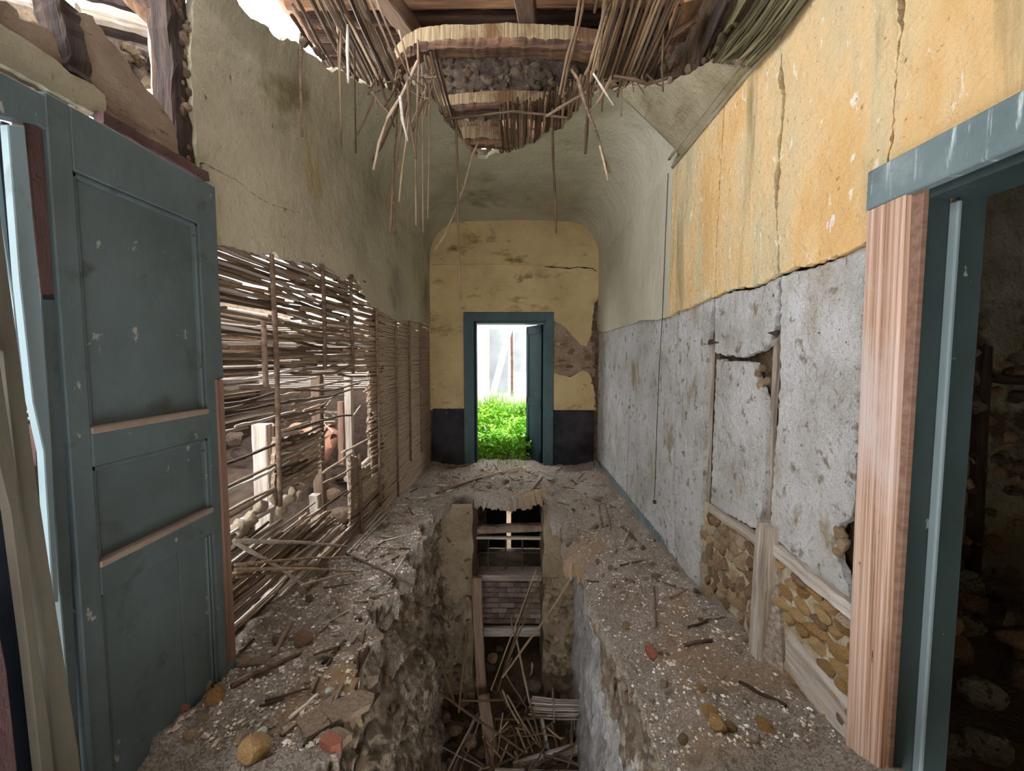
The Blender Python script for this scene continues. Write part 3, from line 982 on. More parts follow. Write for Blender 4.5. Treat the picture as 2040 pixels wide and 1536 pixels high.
while zrow < 2.62:
    segs = [(Ydoor, 2.28), (2.28, 2.95), (2.95, 3.75), (3.75, 4.7), (4.7, YB)]
    for (a, b) in segs:
        a += rl.uniform(-.12, .12) if a > Ydoor else 0
        b = min(YB, b + rl.uniform(0.0, .3))
        mid = ((XC), (a + b) / 2, zrow)
        pm = project(mid)
        # upper limit: only below the plaster, with a little overlap
        if pm[1] < interp(pm[0], lowL) - 42:
            continue
        # split where holes remove the cane
        st = []
        cur = None
        yv = a
        dy = 0.04
        gone = {i: rl.random() < h[1] for i, h in enumerate(holes)}
        while yv < b:
            pp = project((XC, yv, zrow))
            hit = any(inside(pp, h[0]) and gone[i] for i, h in enumerate(holes))
            if not hit:
                cur = [yv, yv] if cur is None else [cur[0], yv + dy]
            elif cur:
                st.append(cur)
                cur = None
            yv += dy
        if cur:
            st.append(cur)
        for (u, v) in st:
            if v - u > 0.12:
                lath.append((u, v, zrow + rl.uniform(-.002, .002)))
    zrow += rl.uniform(0.0158, 0.0182)


back = Join()
zrow = .0
while zrow < 2.62:
    for (a, b) in ((Ydoor, 2.4), (2.4, 3.3), (3.3, 4.4), (4.4, YB)):
        if rl.random() < (.3 if b < 3.4 else .2):
            continue
        a2, b2 = a + rl.uniform(-.1, .3), min(YB, b + rl.uniform(-.3, .2))
        pts_ = [(XC - .018, a2 + (b2 - a2) * q / 8, zrow) for q in range(9)]
        pr_ = [project(p) for p in pts_]
        if any(p[1] < interp(p[0], lowL) - 40 for p in pr_):
            continue
        if any(inside(p, h[0]) for p in pr_ for h in holes[:6]):
            continue
        back.add_me(cane_me(m_canebrown, rl.choice((0, 1))), frame_mtx(pts_[0], (XC - .018, b2, zrow + rl.uniform(-.01, .01)), rl.uniform(0, 6)) @ Matrix.Diagonal((b2 - a2, .0088, .0088, 1)))
    zrow += .0175
tag(back.build('second_layer_of_canes', m_canebrown, wall_left, True), kind='stuff')
fb = slab('mud_backing', [(3.7, -.05), (3.5, .9), (3.55, 1.9), (YB, 1.9), (YB, -.05)], 'x', XC - .03, -.02, m_mud, wall_left, amp=.03, seed=71)


def lath_size(q):
    a, b = project((XC, q[0], q[2])), project((XC, q[1], q[2]))
    return -math.hypot(a[0] - b[0], a[1] - b[1]) * (1.67 / q[0])


lath.sort(key=lath_size)
far = Join()
for k, (u, v, z) in enumerate(lath):
    sag = rl.choice((0, 0, 0, 1)) if v - u < .6 else rl.choice((0, 0, 1, 1, 2, 3))
    tilt = rl.uniform(-.012, .012) if u < 3 else rl.uniform(-.004, .004)
    p0, p1 = (XC - rl.uniform(0, .008), u, z + tilt), (XC - rl.uniform(0, .008), v, z - tilt)
    rr_ = rl.uniform(0.0074, 0.0094)
    mt = m_cane if rl.random() < .7 else m_canegrey
    if k < 290:
        cane(p0, p1, rr_, mt, sag, wall_left)
    else:
        me = cane_me(m_cane, 0)
        far.add_me(me, frame_mtx(p0, p1, rl.uniform(0, 6)) @ Matrix.Diagonal(((Vector(p1) - Vector(p0)).length, rr_, rr_, 1)))
o = far.build('far_canes', m_cane, wall_left, True)
tag(o, kind='stuff')

# upright battens tying the canes
for (x0, y0, x1, y1) in ((541, 506, 556, 1010), (642, 527, 646, 735), (699, 547, 703, 745), (750, 615, 757, 1010), (789, 640, 790, 1010), (815, 640, 816, 920), (838, 642, 836, 905), (525, 640, 530, 770), (716, 905, 722, 1075)):
    a, b = at_x(x0, y0, XL + .006), at_x(x1, y1, XL + .006)
    b.y = a.y + (b.y - a.y) * .3
    b.z = max(b.z, 0.05)
    mid = (a + b) / 2 + Vector((0, rl.uniform(-.012, .012), 0))
    tube('batten', [a, a.lerp(mid, .5) + Vector((0, rl.uniform(-.006, .006), 0)), mid, mid.lerp(b, .5) + Vector((0, rl.uniform(-.008, .008), 0)), b], 0.014 if a.y < 3 else 0.012, m_batten, parent=wall_left, seed=rl.randint(1, 99), bumpk=0.15)
# patches of mud still keyed to the canes
for poly in ([(556, 870), (600, 868), (640, 860), (640, 945), (620, 965), (596, 960), (570, 975), (556, 980)], [(704, 905), (718, 910), (722, 935), (742, 925), (746, 960), (740, 1010), (712, 1050), (704, 1060)], [(760, 900), (790, 860), (800, 950), (770, 960)]):
    slab('mud_patch', PX(poly, XL), 'x', XC - .004, -0.02, m_mud, wall_left, amp=0.012, seed=rl.randint(1, 99))
for (px, py, s) in ((520, 1010, .05), (545, 990, .045), (500, 1035, .05), (575, 995, .045), (583, 980, .035), (560, 1015, .04), (480, 1050, .05), (598, 985, .03), (770, 935, .04), (760, 950, .04)):
    q = at_x(px, py, XL - .03)
    rock('mud_lump', q, (s * .6, s, s), m_greylow, wall_left)

# bare lath and mortar above the side door
over = empty('wall_left_head')
M1 = [(-420, -190), (0, 2), (12, 2), (34, 20), (40, 38), (70, 48), (100, 58), (112, 80), (124, 120), (128, 150), (135, 215), (-420, -75)]
M2 = [(148, 60), (152, 25), (185, 32), (190, 45), (204, 58), (212, 75), (228, 88), (240, 104), (254, 124), (262, 142), (278, 160), (290, 176), (304, 188), (318, 205), (332, 226), (344, 244), (350, 270), (354, 296), (360, 318), (330, 300), (260, 262), (200, 232), (150, 215)]
tag(over, 'strip of mortar on cane lath above the teal side door, broken along its top', 'wall', kind='structure')
slab('mortar', PX(M1, XL), 'x', XL, -0.03, m_mud, over, amp=0.005, seed=51)
slab('mortar', PX(M2, XL), 'x', XL, -0.03, m_mud, over, amp=0.007, seed=52)
slab('plaster_remnant', PX([(-420, -170), (0, 58), (30, 75), (60, 96), (95, 118), (125, 146), (150, 158), (166, 163), (196, 190), (199, 212), (194, 228), (180, 228), (-420, -80)], XL), 'x', XL + .02, -0.022, m_olive, over, amp=0.003, seed=53)
beam('lintel_strip', at_x(196, 232, XL + .03), at_x(404, 352, XL + .03), 0.03, 0.035, m_rustwood, over, jit=.004)
st1 = beam('stud', at_x(112, 10, XL - .035), at_x(142, 158, XL - .01), 0.07, 0.06, m_blackwood, over, jit=.006)
st2 = beam('stud', (XL - .05, 1.585, 3.2), (XL - .05, 1.60, 2.15), 0.07, 0.09, m_blackwood, over, jit=.01, seg=18)
post2 = beam('post', at_x(330, 40, XL - .12), at_x(348, 330, XL - .12), 0.06, 0.10, m_darkwood, over, jit=.006)
rs = random.Random(4)
for k in range(44):
    z = 2.2 + k * 0.021
    rock('stone', (XL - .012 - rs.uniform(0, .02), 1.60 + rs.uniform(-.02, .02), z), (rs.uniform(.008, .02), rs.uniform(.008, .026), rs.uniform(.008, .03)), rs.choice((m_loft, m_adobe, m_mud)), over)

# ------------------------------------------------------------ vault (cane ceiling with plaster), far part still hanging
def zvault(X, Y):
    near = X > 0 and Y < 3.06
    if X < -0.045:
        s, a = X - XL, 0.42
    else:
        s, a = XR - X, 0.42
    s = max(0.0, min(s, 1.2))
    b = 0.50
    zz = ZS + b * math.sqrt(max(0, 1 - ((a - s) / a) ** 2)) if s < a else ZS + b + 0.03 * math.sin(min(1, (s - a) / 0.8) * math.pi / 2)
    if near:
        zc = ZS + s * 0.92
        t = min(1, max(0, (3.06 - Y) / 0.10))
        zz = zz * (1 - t) + min(zz, zc) * t
    return zz


EDGE = [(-200, -260), (380, -260), (436, -130), (470, -20), (486, 0), (510, 28), (545, 56), (590, 72), (600, 84), (625, 100), (655, 124), (700, 148), (740, 166), (765, 172), (800, 178), (835, 165), (860, 180), (880, 228), (900, 246), (915, 268), (938, 300), (965, 312), (1000, 302), (1040, 298), (1060, 284), (1092, 262), (1130, 238), (1160, 205), (1196, 176), (1230, 170), (1262, 162), (1300, 164), (1350, 160), (1372, 140), (1395, 126), (1430, 118), (1470, 126), (1500, 122), (1530, 118), (1620, 118)]
us = []
for k in range(17):
    us.append(XL + 0.42 * (1 - math.cos(k / 16 * math.pi / 2)))
us += list(np.linspace(XL + .42, XR - .42, 52)[1:-1])
for k in range(16, -1, -1):
    us.append(XR - 0.42 * (1 - math.cos(k / 16 * math.pi / 2)))
vs_ = list(np.arange(1.45, 4.4, 0.028)) + list(np.linspace(4.42, YB + .03, 22))
V, ok = [], []
for Y in vs_:
    for X in us:
        z = zvault(X, Y) + 0.006 * float(vnoise(X * 3, Y * 3, 5.0)) * min(1, min(X - XL, XR - X) / .15)
        V.append((X, Y, z))
nzv = fbm([v[0] for v in V], [v[1] for v in V], s=9, octv=3)
for v, n_ in zip(V, nzv):
    px, py = project(v)
    lim = interp(px, EDGE) + n_ * (9 if 560 < px < 1500 else 3)
    good = py > lim
    if v[0] < -0.7 and px < 470 and v[1] < 1.60:
        good = False
    if v[0] > 0.7 and v[1] < 1.92:
        good = False
    ok.append(good)
nu = len(us)
Fc, mi = [], []
for j in range(len(vs_) - 1):
    for i in range(nu - 1):
        q = (j * nu + i, (j + 1) * nu + i, (j + 1) * nu + i + 1, j * nu + i + 1)
        if all(ok[k] for k in q):
            Fc.append(q)
            c = V[q[0]]
            mi.append(1 if (c[0] > 0.55 and c[1] < 3.04) else 0)
used = sorted({i for f in Fc for i in f})
mp = {a: b for b, a in enumerate(used)}
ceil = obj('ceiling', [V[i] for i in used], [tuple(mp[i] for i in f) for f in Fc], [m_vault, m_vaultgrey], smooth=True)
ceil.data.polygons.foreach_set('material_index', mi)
bm = bmesh.new()
bm.from_mesh(ceil.data)
rj = random.Random(6)
for it in range(3):
    new = {}
    for v in bm.verts:
        nb = [e.other_vert(v) for e in v.link_edges if e.is_boundary]
        if len(nb) == 2 and v.co.y < YB and (v.co - (nb[0].co + nb[1].co) / 2).length < .2 and not (abs(v.co.x - XL) < .01 or (abs(v.co.x - XR) < .01)):
            new[v] = v.co.lerp((nb[0].co + nb[1].co) / 2, .6)
    for v, c in new.items():
        v.co = c
for v in new:
    v.co.y += rj.uniform(-.012, .012)
    v.co.x += rj.uniform(-.006, .006)
for e in bm.edges:
    if e.is_boundary:
        e.smooth = False
bm.to_mesh(ceil.data)
bm.free()
sm = ceil.modifiers.new('thickness', 'SOLIDIFY')
sm.thickness = 0.035
sm.offset = -1
tag(ceil, 'coved vault of olive plaster on canes with a jagged hole torn through it', 'ceiling', kind='structure')
tube('cornice_bead', [(1.136, 3.12, ZS + .0), (1.136, 2.5, ZS), (1.136, 1.9, ZS)], 0.014, m_vaultgrey, parent=ceil, bumpk=.05)
tube('cornice_bead', [(1.10, 3.10, ZS + .045), (1.10, 2.5, ZS + .045), (1.10, 1.95, ZS + .045)], 0.011, m_vaultgrey, parent=ceil, bumpk=.05)

# bare cane sheets left around the hole
CP = [([(1178, -60), (1345, -60), (1352, 0), (1345, 60), (1325, 100), (1312, 150), (1260, 165), (1205, 185), (1172, 150), (1196, 60)], m_canebrown),
      ([(1000, 222), (1045, 215), (1092, 200), (1125, 188), (1168, 150), (1205, 185), (1165, 215), (1132, 242), (1090, 268), (1040, 300), (1000, 300), (995, 250)], m_canebrown),
      ([(852, 128), (876, 128), (890, 180), (910, 240), (925, 285), (905, 262), (880, 232), (862, 180)], m_canebrown),
      ([(596, 78), (596, 30), (630, -60), (712, -60), (745, 60), (790, 130), (812, 168), (770, 176), (700, 152), (640, 118)], m_cane)]
rc = random.Random(14)
nc = 0
for xi in np.arange(XL + .03, XR - .05, 0.0185):
    for poly, mt in CP:
        cur = None
        runs = []
        for Y in np.arange(1.2, 4.6, 0.03):
            if inside(project((xi, Y, zvault(xi, max(Y, 3.2)) + .025)), poly):
                cur = [Y, Y] if cur is None else [cur[0], Y]
            elif cur:
                runs.append(cur)
                cur = None
        if cur:
            runs.append(cur)
        for u, v in runs:
            if v - u < .05 or rc.random() < (0.04 if mt is m_canebrown else .10):
                continue
            z = zvault(xi, 3.3) + 0.02 + rc.uniform(-.006, .012)
            j = rc.uniform(-.02, .02)
            cane((xi, u - rc.uniform(0, .1), z + rc.uniform(0, .04)), (xi + j, v + rc.uniform(.0, .07), z), rc.uniform(.0082, .0108), mt if rc.random() < .8 else m_cane, rc.choice((0, 0, 1)), ceil)
            nc += 1
# mossy canes along the top of the right wall
for k in range(16):
    t = k / 15
    a = at_y(1622 - 95 * t, -20, 1.66 + .1 * t)
    b = at_y(1492 - 70 * t, 128 - 6 * t, 2.05 + .15 * t)
    cane(a, b, rc.uniform(.008, .011), m_mosscane, rc.choice((0, 1)), ceil)
for k in range(9):
    t = rc.random()
    q = at_y(1420 + 60 * t + rc.uniform(-8, 8), 100 - 70 * t + rc.uniform(-8, 8), 2.2)
    rock('mortar_lump', q, rc.uniform(.015, .035), m_mosscane, ceil)
for k in range(44):   # crumbs of mortar on the torn edge
    px = rc.choice((rc.uniform(740, 1000), rc.uniform(1150, 1500), rc.uniform(590, 740)))
    py = interp(px, EDGE)
    d = ray(px, py)
    t = (3.43 - CAM.z) / d.z
    q = CAM + d * t
    if q.x > 0.75:
        q = at_x(px, py, 0.9 if px < 1400 else 1.02)
    if q.x < -1.0:
        q = at_x(px, py, -1.1)
    if q.y > 5:
        continue
    rock('mortar_lump', q + Vector((0, 0.01, .01)), rc.uniform(.010, .026), rc.choice((m_mud, m_loft, m_adobe)), ceil)
# thin laths tying the sheets
TC = lambda pts, Y: [at_y(a, b, Y) for a, b in pts]
for pts, Y in (([(885, 237), (960, 230), (1020, 222), (1080, 228), (1135, 236)], 3.25), ([(1088, 232), (1140, 200), (1190, 172), (1235, 158)], 2.9), ([(1222, 152), (1262, 158), (1290, 168), (1330, 155), (1370, 150)], 2.55)):
    tube('lath', TC(pts, Y), 0.009, m_batten, parent=ceil, seed=rc.randint(1, 99))

# ------------------------------------------------------------ timber ribs over the vault
def rib(name, pts, w_, h, mat, label, low_mat=m_darkwood):
    root = empty(name, pts[0])
    V, Fc = [], []
    org = Vector(pts[0])
    rr = random.Random(len(pts) + int(pts[0][1] * 100))
    P = []
    for i in range(len(pts) - 1):
        for j in range(8):
            P.append(Vector(pts[i]).lerp(Vector(pts[i + 1]), j / 8))
    P.append(Vector(pts[-1]))
    for p in P:
        hh = h * rr.uniform(.97, 1.03)
        q = p - org
        V += [q + Vector((0, -w_ / 2, 0)), q + Vector((0, -w_ / 2 + .01, hh)), q + Vector((0, w_ / 2, hh)), q + Vector((0, w_ / 2, rr.uniform(-.01, .01)))]
    for i in range(len(P) - 1):
        for k in range(4):
            Fc.append((4 * i + k, 4 * i + (k + 1) % 4, 4 * i + 4 + (k + 1) % 4, 4 * i + 4 + k))
    Fc += [(0, 1, 2, 3), tuple(4 * (len(P) - 1) + k for k in (3, 2, 1, 0))]
    obj('plaster_face', V, Fc, mat, root)
    V2 = []
    for p in P:
        q = p - org
        hh = h * 0.42 * rr.uniform(.88, 1.12)
        V2 += [q + Vector((0, -w_ / 2 + .008, -hh)), q + Vector((0, -w_ / 2 - .008 + rr.uniform(-.01, .01), .004)), q + Vector((0, w_ / 2, .0)), q + Vector((0, w_ / 2, -hh))]
    obj('timber', V2, Fc, low_mat, root)
    tag(root, label, 'roof rib')
    return root


rib('vault_rib', TC([(790, 138), (812, 112), (840, 98), (890, 92), (950, 92), (1010, 88), (1080, 92), (1130, 94), (1190, 102)], 2.85), 0.10, 0.105, m_rib, 'nearest curved vault rib with plaster face striped by cane imprints')
rib('vault_rib', TC([(860, 222), (900, 218), (960, 212), (1020, 210), (1080, 212), (1160, 214)], 3.6), 0.09, 0.10, m_rib, 'second curved vault rib under the dark stone loft wall')
rib('vault_rib', TC([(880, 292), (920, 284), (960, 280), (1000, 284), (1030, 288)], 4.0), 0.09, 0.12, m_rib, 'farthest vault rib, deep in the narrow end of the ceiling hole')
slab('cane_plaster', TC([(925, 235), (998, 230), (998, 260), (925, 262)], 4.3) and [(at_y(a, b, 4.35).x, at_y(a, b, 4.35).z) for a, b in ((900, 234), (1000, 230), (1000, 262), (900, 262))], 'y', 4.35, .03, m_rib, ceil, amp=.01)
loft = slab('wall_loft', [(at_y(a, b, 3.68).x, at_y(a, b, 3.68).z) for a, b in ((700, 40), (1500, 40), (1500, 206), (1000, 206), (860, 206), (700, 210))], 'y', 3.68, .25, m_loft, None, amp=.02, step=.06)
tag(loft, 'dark rubble stone wall in the loft above the ceiling hole', 'wall', kind='structure')
rs = random.Random(8)
for k in range(110):
    q = at_y(rs.uniform(870, 1150), rs.uniform(116, 198), 3.675)
    rock('stone', q, (rs.uniform(.02, .055), .02, rs.uniform(.012, .035)), rs.choice((m_loft, m_loft, m_adobe, m_mud)), loft)

# ------------------------------------------------------------ roof
roof = empty('roof', (0, 0, 0))
tag(roof, 'tiled roof on log purlins above the torn vault', 'roof', kind='structure')
ZR = lambda y: 3.97 + 0.16 * (y - 2.0)


def roof_x0(y):
    return -0.95


tile_me = []
for q in range(2):
    V, Fc = [], []
    rr = random.Random(q)
    n = 8
    for j in range(2):
        for k in range(n + 1):
            a = math.pi * k / n
            r = 0.088 - 0.012 * j
            V.append((math.cos(a) * r, j * 0.44, -math.sin(a) * r * .8))
    for k in range(n):
        Fc.append((k, k + 1, n + 1 + k + 1, n + 1 + k))
    me = mesh('roof_tile', V, Fc, m_tile, True)
    tile_me.append(me)
for yi in range(14):
    y = 1.35 + yi * 0.36
    for xi in range(24):
        x = -1.75 + xi * 0.165 + R.uniform(-.01, .01)
        if (x < -0.6 and y < 2.6) or (x < -.9 and y < 2.75):
            continue
        inst('tile', R.choice(tile_me), Matrix.Translation((x, y, ZR(y) + .10 + R.uniform(-.008, .008))) @ Matrix.Rotation(0.16, 4, 'X'), roof)
        if xi < 23:
            inst('tile', R.choice(tile_me), Matrix.Translation((x + .082, y, ZR(y) + .135)) @ Matrix.Rotation(math.pi, 4, 'Y') @ Matrix.Rotation(-0.16, 4, 'X'), roof) if (yi < 8) else None
for k in range(13):
    y = 1.75 + k * 0.20
    x0 = -1.7 if y > 2.7 else -0.7
    beam('purlin', (x0 + R.uniform(-.1, .1), y, ZR(y) - .01 + R.uniform(-.01, .01)), (2.1, y + R.uniform(-.04, .04), ZR(y) - .01), 0.085 + R.uniform(-.015, .02), 0.085, m_darkwood, roof, jit=.006, round_=True, seg=14)
ra = lambda pa, ya, pb, yb, w_, m_: beam('rafter', at_y(*pa, ya), at_y(*pb, yb), w_, w_ * 1.1, m_, roof, jit=.005, seg=12)
ra((752, -30), 2.7, (838, 88), 3.55, .12, m_batten)
ra((1040, -40), 2.6, (1055, 75), 3.45, .12, m_batten)
ra((1385, -30), 2.3, (1350, 62), 2.9, .11, m_darkwood)
for lab, pa, ya, pb, yb, w1, w2, mt in (('dark curved plank slipped beside the mossy canes under the roof', (1452, -20), 2.1, (1396, 112), 2.6, .02, .11, m_blackwood),
                                       ('greenish squared rafter leaning above the grey end of the ochre wall', (1500, -20), 2.0, (1424, 102), 2.5, .05, .06, m_mosscane),
                                       ('orange splintered board under the roof tiles', (1388, 30), 2.5, (1345, 66), 2.7, .02, .07, m_darkwood)):
    tag(beam('loose_plank', at_y(*pa, ya), at_y(*pb, yb), w1, w2, mt, jit=.004), lab, 'plank')
deck = box('shade_deck', (-0.95, -2.4, ZR(0) - .1), (2.1, 1.45, ZR(0) + .05), m_darkwood, roof, 0)  # unseen deck added over the viewpoint to cut the skylight
tag(box('shade_wall_front', (-1.6, -2.6, -.3), (1.4, -2.4, 4.2), m_yellow, None, 0), 'unseen wall added behind the viewpoint to shut out skylight', 'wall', kind='structure')  # out of view, added to darken the near end
tag(box('shade_wall_left', (-1.5, -2.5, -.3), (-1.28, 0.25, 3.9), m_olive, None, 0), 'unseen plastered wall added beside the viewpoint to shape the light', 'wall', kind='structure')  # out of view, added to keep sky light off the near side
tag(box('shade_wall_right', (1.31, -2.5, 3.0), (1.5, 1.3, 4.2), m_loft, None, 0), 'unseen masonry added over the doorway wall to block the sky', 'wall', kind='structure')  # unseen, added to close the near enclosure against the sky
for lo, hi in (((-1.7, 6.0, 3.7), (1.7, 6.2, 4.5)), ((-1.7, 6.0, 4.5), (-.52, 6.2, 5.6)), ((-.22, 6.0, 4.5), (1.7, 6.2, 5.6)), ((-.52, 6.0, 4.72), (-.22, 6.2, 5.6))):
    tag(box('wall_gable', lo, hi, m_loft, None, 0), 'dark gable masonry above the end wall with a small gap to the sky', 'wall', kind='structure')
# masonry beneath the eaves, above the right-hand wall
lr = slab('wall_eaves', [(1.3, ZS + .02), (YB, ZS + .02), (YB, 4.7), (1.3, 4.2)], 'x', 1.5, .2, m_loft, None, amp=.01, step=.1)
tag(lr, 'dark masonry under the eaves over the ochre wall', 'wall', kind='structure')
for k in range(8):
    q = at_y(R.uniform(1318, 1350), R.uniform(95, 150), 3.1)
    rock('stone', q, R.uniform(.02, .05), R.choice((m_mortarw, m_tile)), lr)

# beams and remains of the upper room seen through the gap over the side door
for lab, pa, xa, pb, xb, r_, mt in (('pale round log lying across the gap above the teal door', (130, 8), -2.0, (318, 58), -1.7, .05, m_greywood),
                                    ('brown log just under the pale round log above the door', (190, 48), -2.1, (322, 84), -1.9, .05, m_darkwood),
                                    ('brown charred log crossing behind the two pale poles above the door', (150, -12), -2.2, (330, 40), -2.0, .055, m_blackwood),
                                    ('thin pale pole highest above the teal door', (0, -12), -1.8, (160, 22), -1.6, .025, m_greywood),
                                    ('upright pale post in the gap above the teal door', (316, 52), -1.62, (332, 260), -1.62, .05, m_greywood),
                                    ('steep reddish plank falling towards the broken plaster edge', (248, -20), -1.5, (356, 92), -1.36, .035, m_darkwood),
                                    ('second steep reddish plank beside the broken plaster edge', (272, -24), -1.5, (366, 78), -1.36, .02, m_rustwood)):
    tag(beam('roof_log', at_x(*pa, xa), at_x(*pb, xb), r_ * 1.6, r_ * 1.6, mt, jit=.006, round_=True), lab, 'log')
tag(beam('blue_grey_board', at_x(330, -30, -1.36), at_x(360, 80, -1.36), .02, .12, m_navy, jit=.003), 'dark blue-grey board upright against the broken plaster edge', 'board')
rub = slab('wall_side', [(at_x(a, b, -2.3).y, at_x(a, b, -2.3).z) for a, b in ((40, 50), (120, 36), (200, 44), (316, 86), (330, 176), (304, 176), (262, 170), (120, 170), (40, 120))], 'x', -2.3, -.2, m_loft, None, amp=.02)
tag(rub, 'dark rubble stonework behind the gap above the teal door', 'wall', kind='structure')
pn = slab('lath_remnant', [(at_x(a, b, -2.2).y, at_x(a, b, -2.2).z) for a, b in ((-40, -10), (30, 0), (104, 30), (104, 60), (30, 30), (-40, 10))], 'x', -2.2, -.03, m_mud, None, amp=.01)
tag(pn, 'mortared lath remnant hanging at the top corner above the door', 'wall remnant')
for k in range(26):
    q = at_x(R.uniform(215, 315), 0, -2.29)
    q = at_x(215 + 100 * R.random(), 100 + 60 * R.random(), -2.28)
    rock('stone', q, R.uniform(.02, .05), R.choice((m_loft, m_adobe)), rub)

# ------------------------------------------------------------ hanging canes
m_hang = M('brown_hanging_cane', [(0.2, (70, 54, 42)), (0.5, (112, 92, 74)), (0.8, (150, 130, 110))], 9, (1, 1, .3), rand=0.6)
HANG = [
    ([(599, 68), (598, 150), (600, 200), (602, 272)], 2.3, .0095, .006, m_batten, 'dark thick cane hanging alone nearest the bright roof gap'),
    ([(672, 48), (675, 120), (678, 220), (681, 292)], 2.5, .006, .004, m_canebrown, 'thin cane hanging just before the short white one'),
    ([(680, 52), (677, 130), (678, 200), (680, 270)], 2.45, .006, .004, m_cane, 'thin cane crossing behind its neighbour before the short white one'),
    ([(693, 50), (692, 100), (694, 166)], 2.4, .008, .007, m_canegrey, 'short whitened cane hanging near the bright roof gap'),
    ([(706, 98), (707, 200), (709, 305)], 2.6, .005, .004, m_canebrown, 'long thin cane straight after the short white one'),
    ([(832, 122), (800, 190), (772, 235), (755, 285), (744, 338)], 2.7, .008, .007, m_canegrey, 'bent grey cane curving down to a forked tip in the big tangle'),
    ([(800, 188), (778, 250), (760, 290), (742, 320)], 2.75, .007, .006, m_cane, 'cane leaning under the bent grey cane in the big tangle'),
    ([(806, 210), (796, 280), (784, 350), (777, 465)], 2.8, .008, .006, m_canebrown, 'long cane hanging lowest of the tangle, with a dark split tip'),
    ([(790, 160), (790, 260), (783, 330), (786, 466)], 2.85, .006, .005, m_batten, 'dark cane beside the lowest one in the tangle'),
    ([(815, 230), (808, 290), (800, 350), (795, 402)], 2.75, .006, .006, m_cane, 'medium cane ending above the lowest tips of the tangle'),
    ([(797, 192), (802, 240), (812, 281)], 2.65, .009, .006, m_canegrey, 'pale short crooked cane in front of the tangle'),
    ([(812, 150), (816, 240), (829, 316)], 2.7, .008, .006, m_cane, 'leaning short cane with pale tip right of the crooked one'),
    ([(832, 80), (834, 130), (828, 300), (829, 450)], 2.8, .007, .005, m_canebrown, 'long straight brown cane between tangle and ceiling hole'),
    ([(841, 130), (842, 300), (843, 462)], 2.85, .006, .005, m_canebrown, 'second long straight brown cane close to the ceiling hole'),
    ([(855, 145), (855, 300), (852, 435)], 2.95, .005, .004, m_canebrown, 'third long straight cane, thinnest, at the edge of the ceiling hole'),
    ([(909, 235), (911, 330), (913, 470), (918, 600)], 3.3, .008, .005, m_canebrown, 'longest hanging cane, reaching down towards the door lintel'),
    ([(953, 283), (941, 308), (925, 370), (905, 425), (885, 470), (864, 500)], 3.4, .007, .005, m_cane, 'slanting cane crossing the longest one below the hole tip'),
    ([(1101, 215), (1100, 228), (1102, 320), (1106, 400), (1108, 465)], 3.25, .008, .006, m_cane, 'lone straight cane hanging below the ochre-side end of the hole'),
    ([(1140, 138), (1152, 160), (1168, 215), (1190, 270), (1205, 320), (1215, 343)], 2.5, .010, .006, m_canegrey, 'thick pale crooked cane hanging by the right cane sheet'),
    ([(1172, 145), (1171, 220), (1166, 306)], 2.55, .007, .008, m_cane, 'straight cane crossing the thick pale crooked cane'),
    ([(1182, 146), (1200, 175), (1222, 210)], 2.5, .006, .004, m_canegrey, 'short cane slanting away above the thick pale crooked cane'),
    ([(1218, 152), (1196, 195), (1174, 222)], 2.55, .005, .005, m_canebrown, 'short twig crossing over the thick pale crooked cane'),
    ([(1195, 290), (1205, 330), (1211, 360)], 2.5, .006, .004, m_canegrey, 'split tip hanging below the thick pale crooked cane'),
    ([(1322, 70), (1319, 130), (1321, 182)], 2.4, .006, .004, m_cane, 'short cane hanging alone from the edge of the right cane sheet'),
    ([(1158, -20), (1145, 60), (1130, 112), (1114, 190)], 2.5, .007, .006, m_cane, 'first loosened cane leaning across the nearest rib'),
    ([(1168, -20), (1152, 60), (1132, 130), (1120, 195)], 2.55, .007, .006, m_canebrown, 'second loosened cane leaning across the nearest rib'),
    ([(1215, -20), (1192, 70), (1175, 130), (1165, 150)], 2.4, .009, .007, m_cane, 'thick loosened cane at the near edge of the right cane sheet'),
    ([(1222, -10), (1200, 60), (1190, 140)], 2.4, .006, .006, m_canegrey, 'pale loosened cane over the right cane sheet'),
    ([(742, -20), (770, 50), (800, 120), (815, 150)], 2.5, .006, .005, m_cane, 'loose cane dropping past the grey rafter'),
    ([(728, -20), (770, 80), (800, 160)], 2.5, .006, .006, m_canebrown, 'second loose cane dropping towards the tangle'),
    ([(700, -20), (735, 50), (770, 140), (790, 172)], 2.45, .007, .006, m_canebrown, 'third loose cane dropping towards the tangle'),
    ([(660, -20), (705, 60), (755, 160)], 2.4, .006, .006, m_cane, 'loose cane spanning the sheet beside the bright roof gap'),
    ([(795, 60), (808, 110), (818, 160)], 2.7, .005, .005, m_cane, 'short loose cane at the end of the nearest rib'),
]
for pts, Y, r0, r1, mt, lab in HANG:
    dd = R.uniform(-.03, .03)
    P = [at_y(a, b, Y + dd * i) for i, (a, b) in enumerate(pts)]
    tag(tube('hanging_cane', P, r0 * 1.15, {m_cane.name: m_hang, m_canebrown.name: m_hang, m_canegrey.name: m_cane if 'short' not in lab else m_canegrey}.get(mt.name, mt), r1 * 1.15, seed=R.randint(1, 999)), lab, 'cane', 'canes hanging from the torn vault')

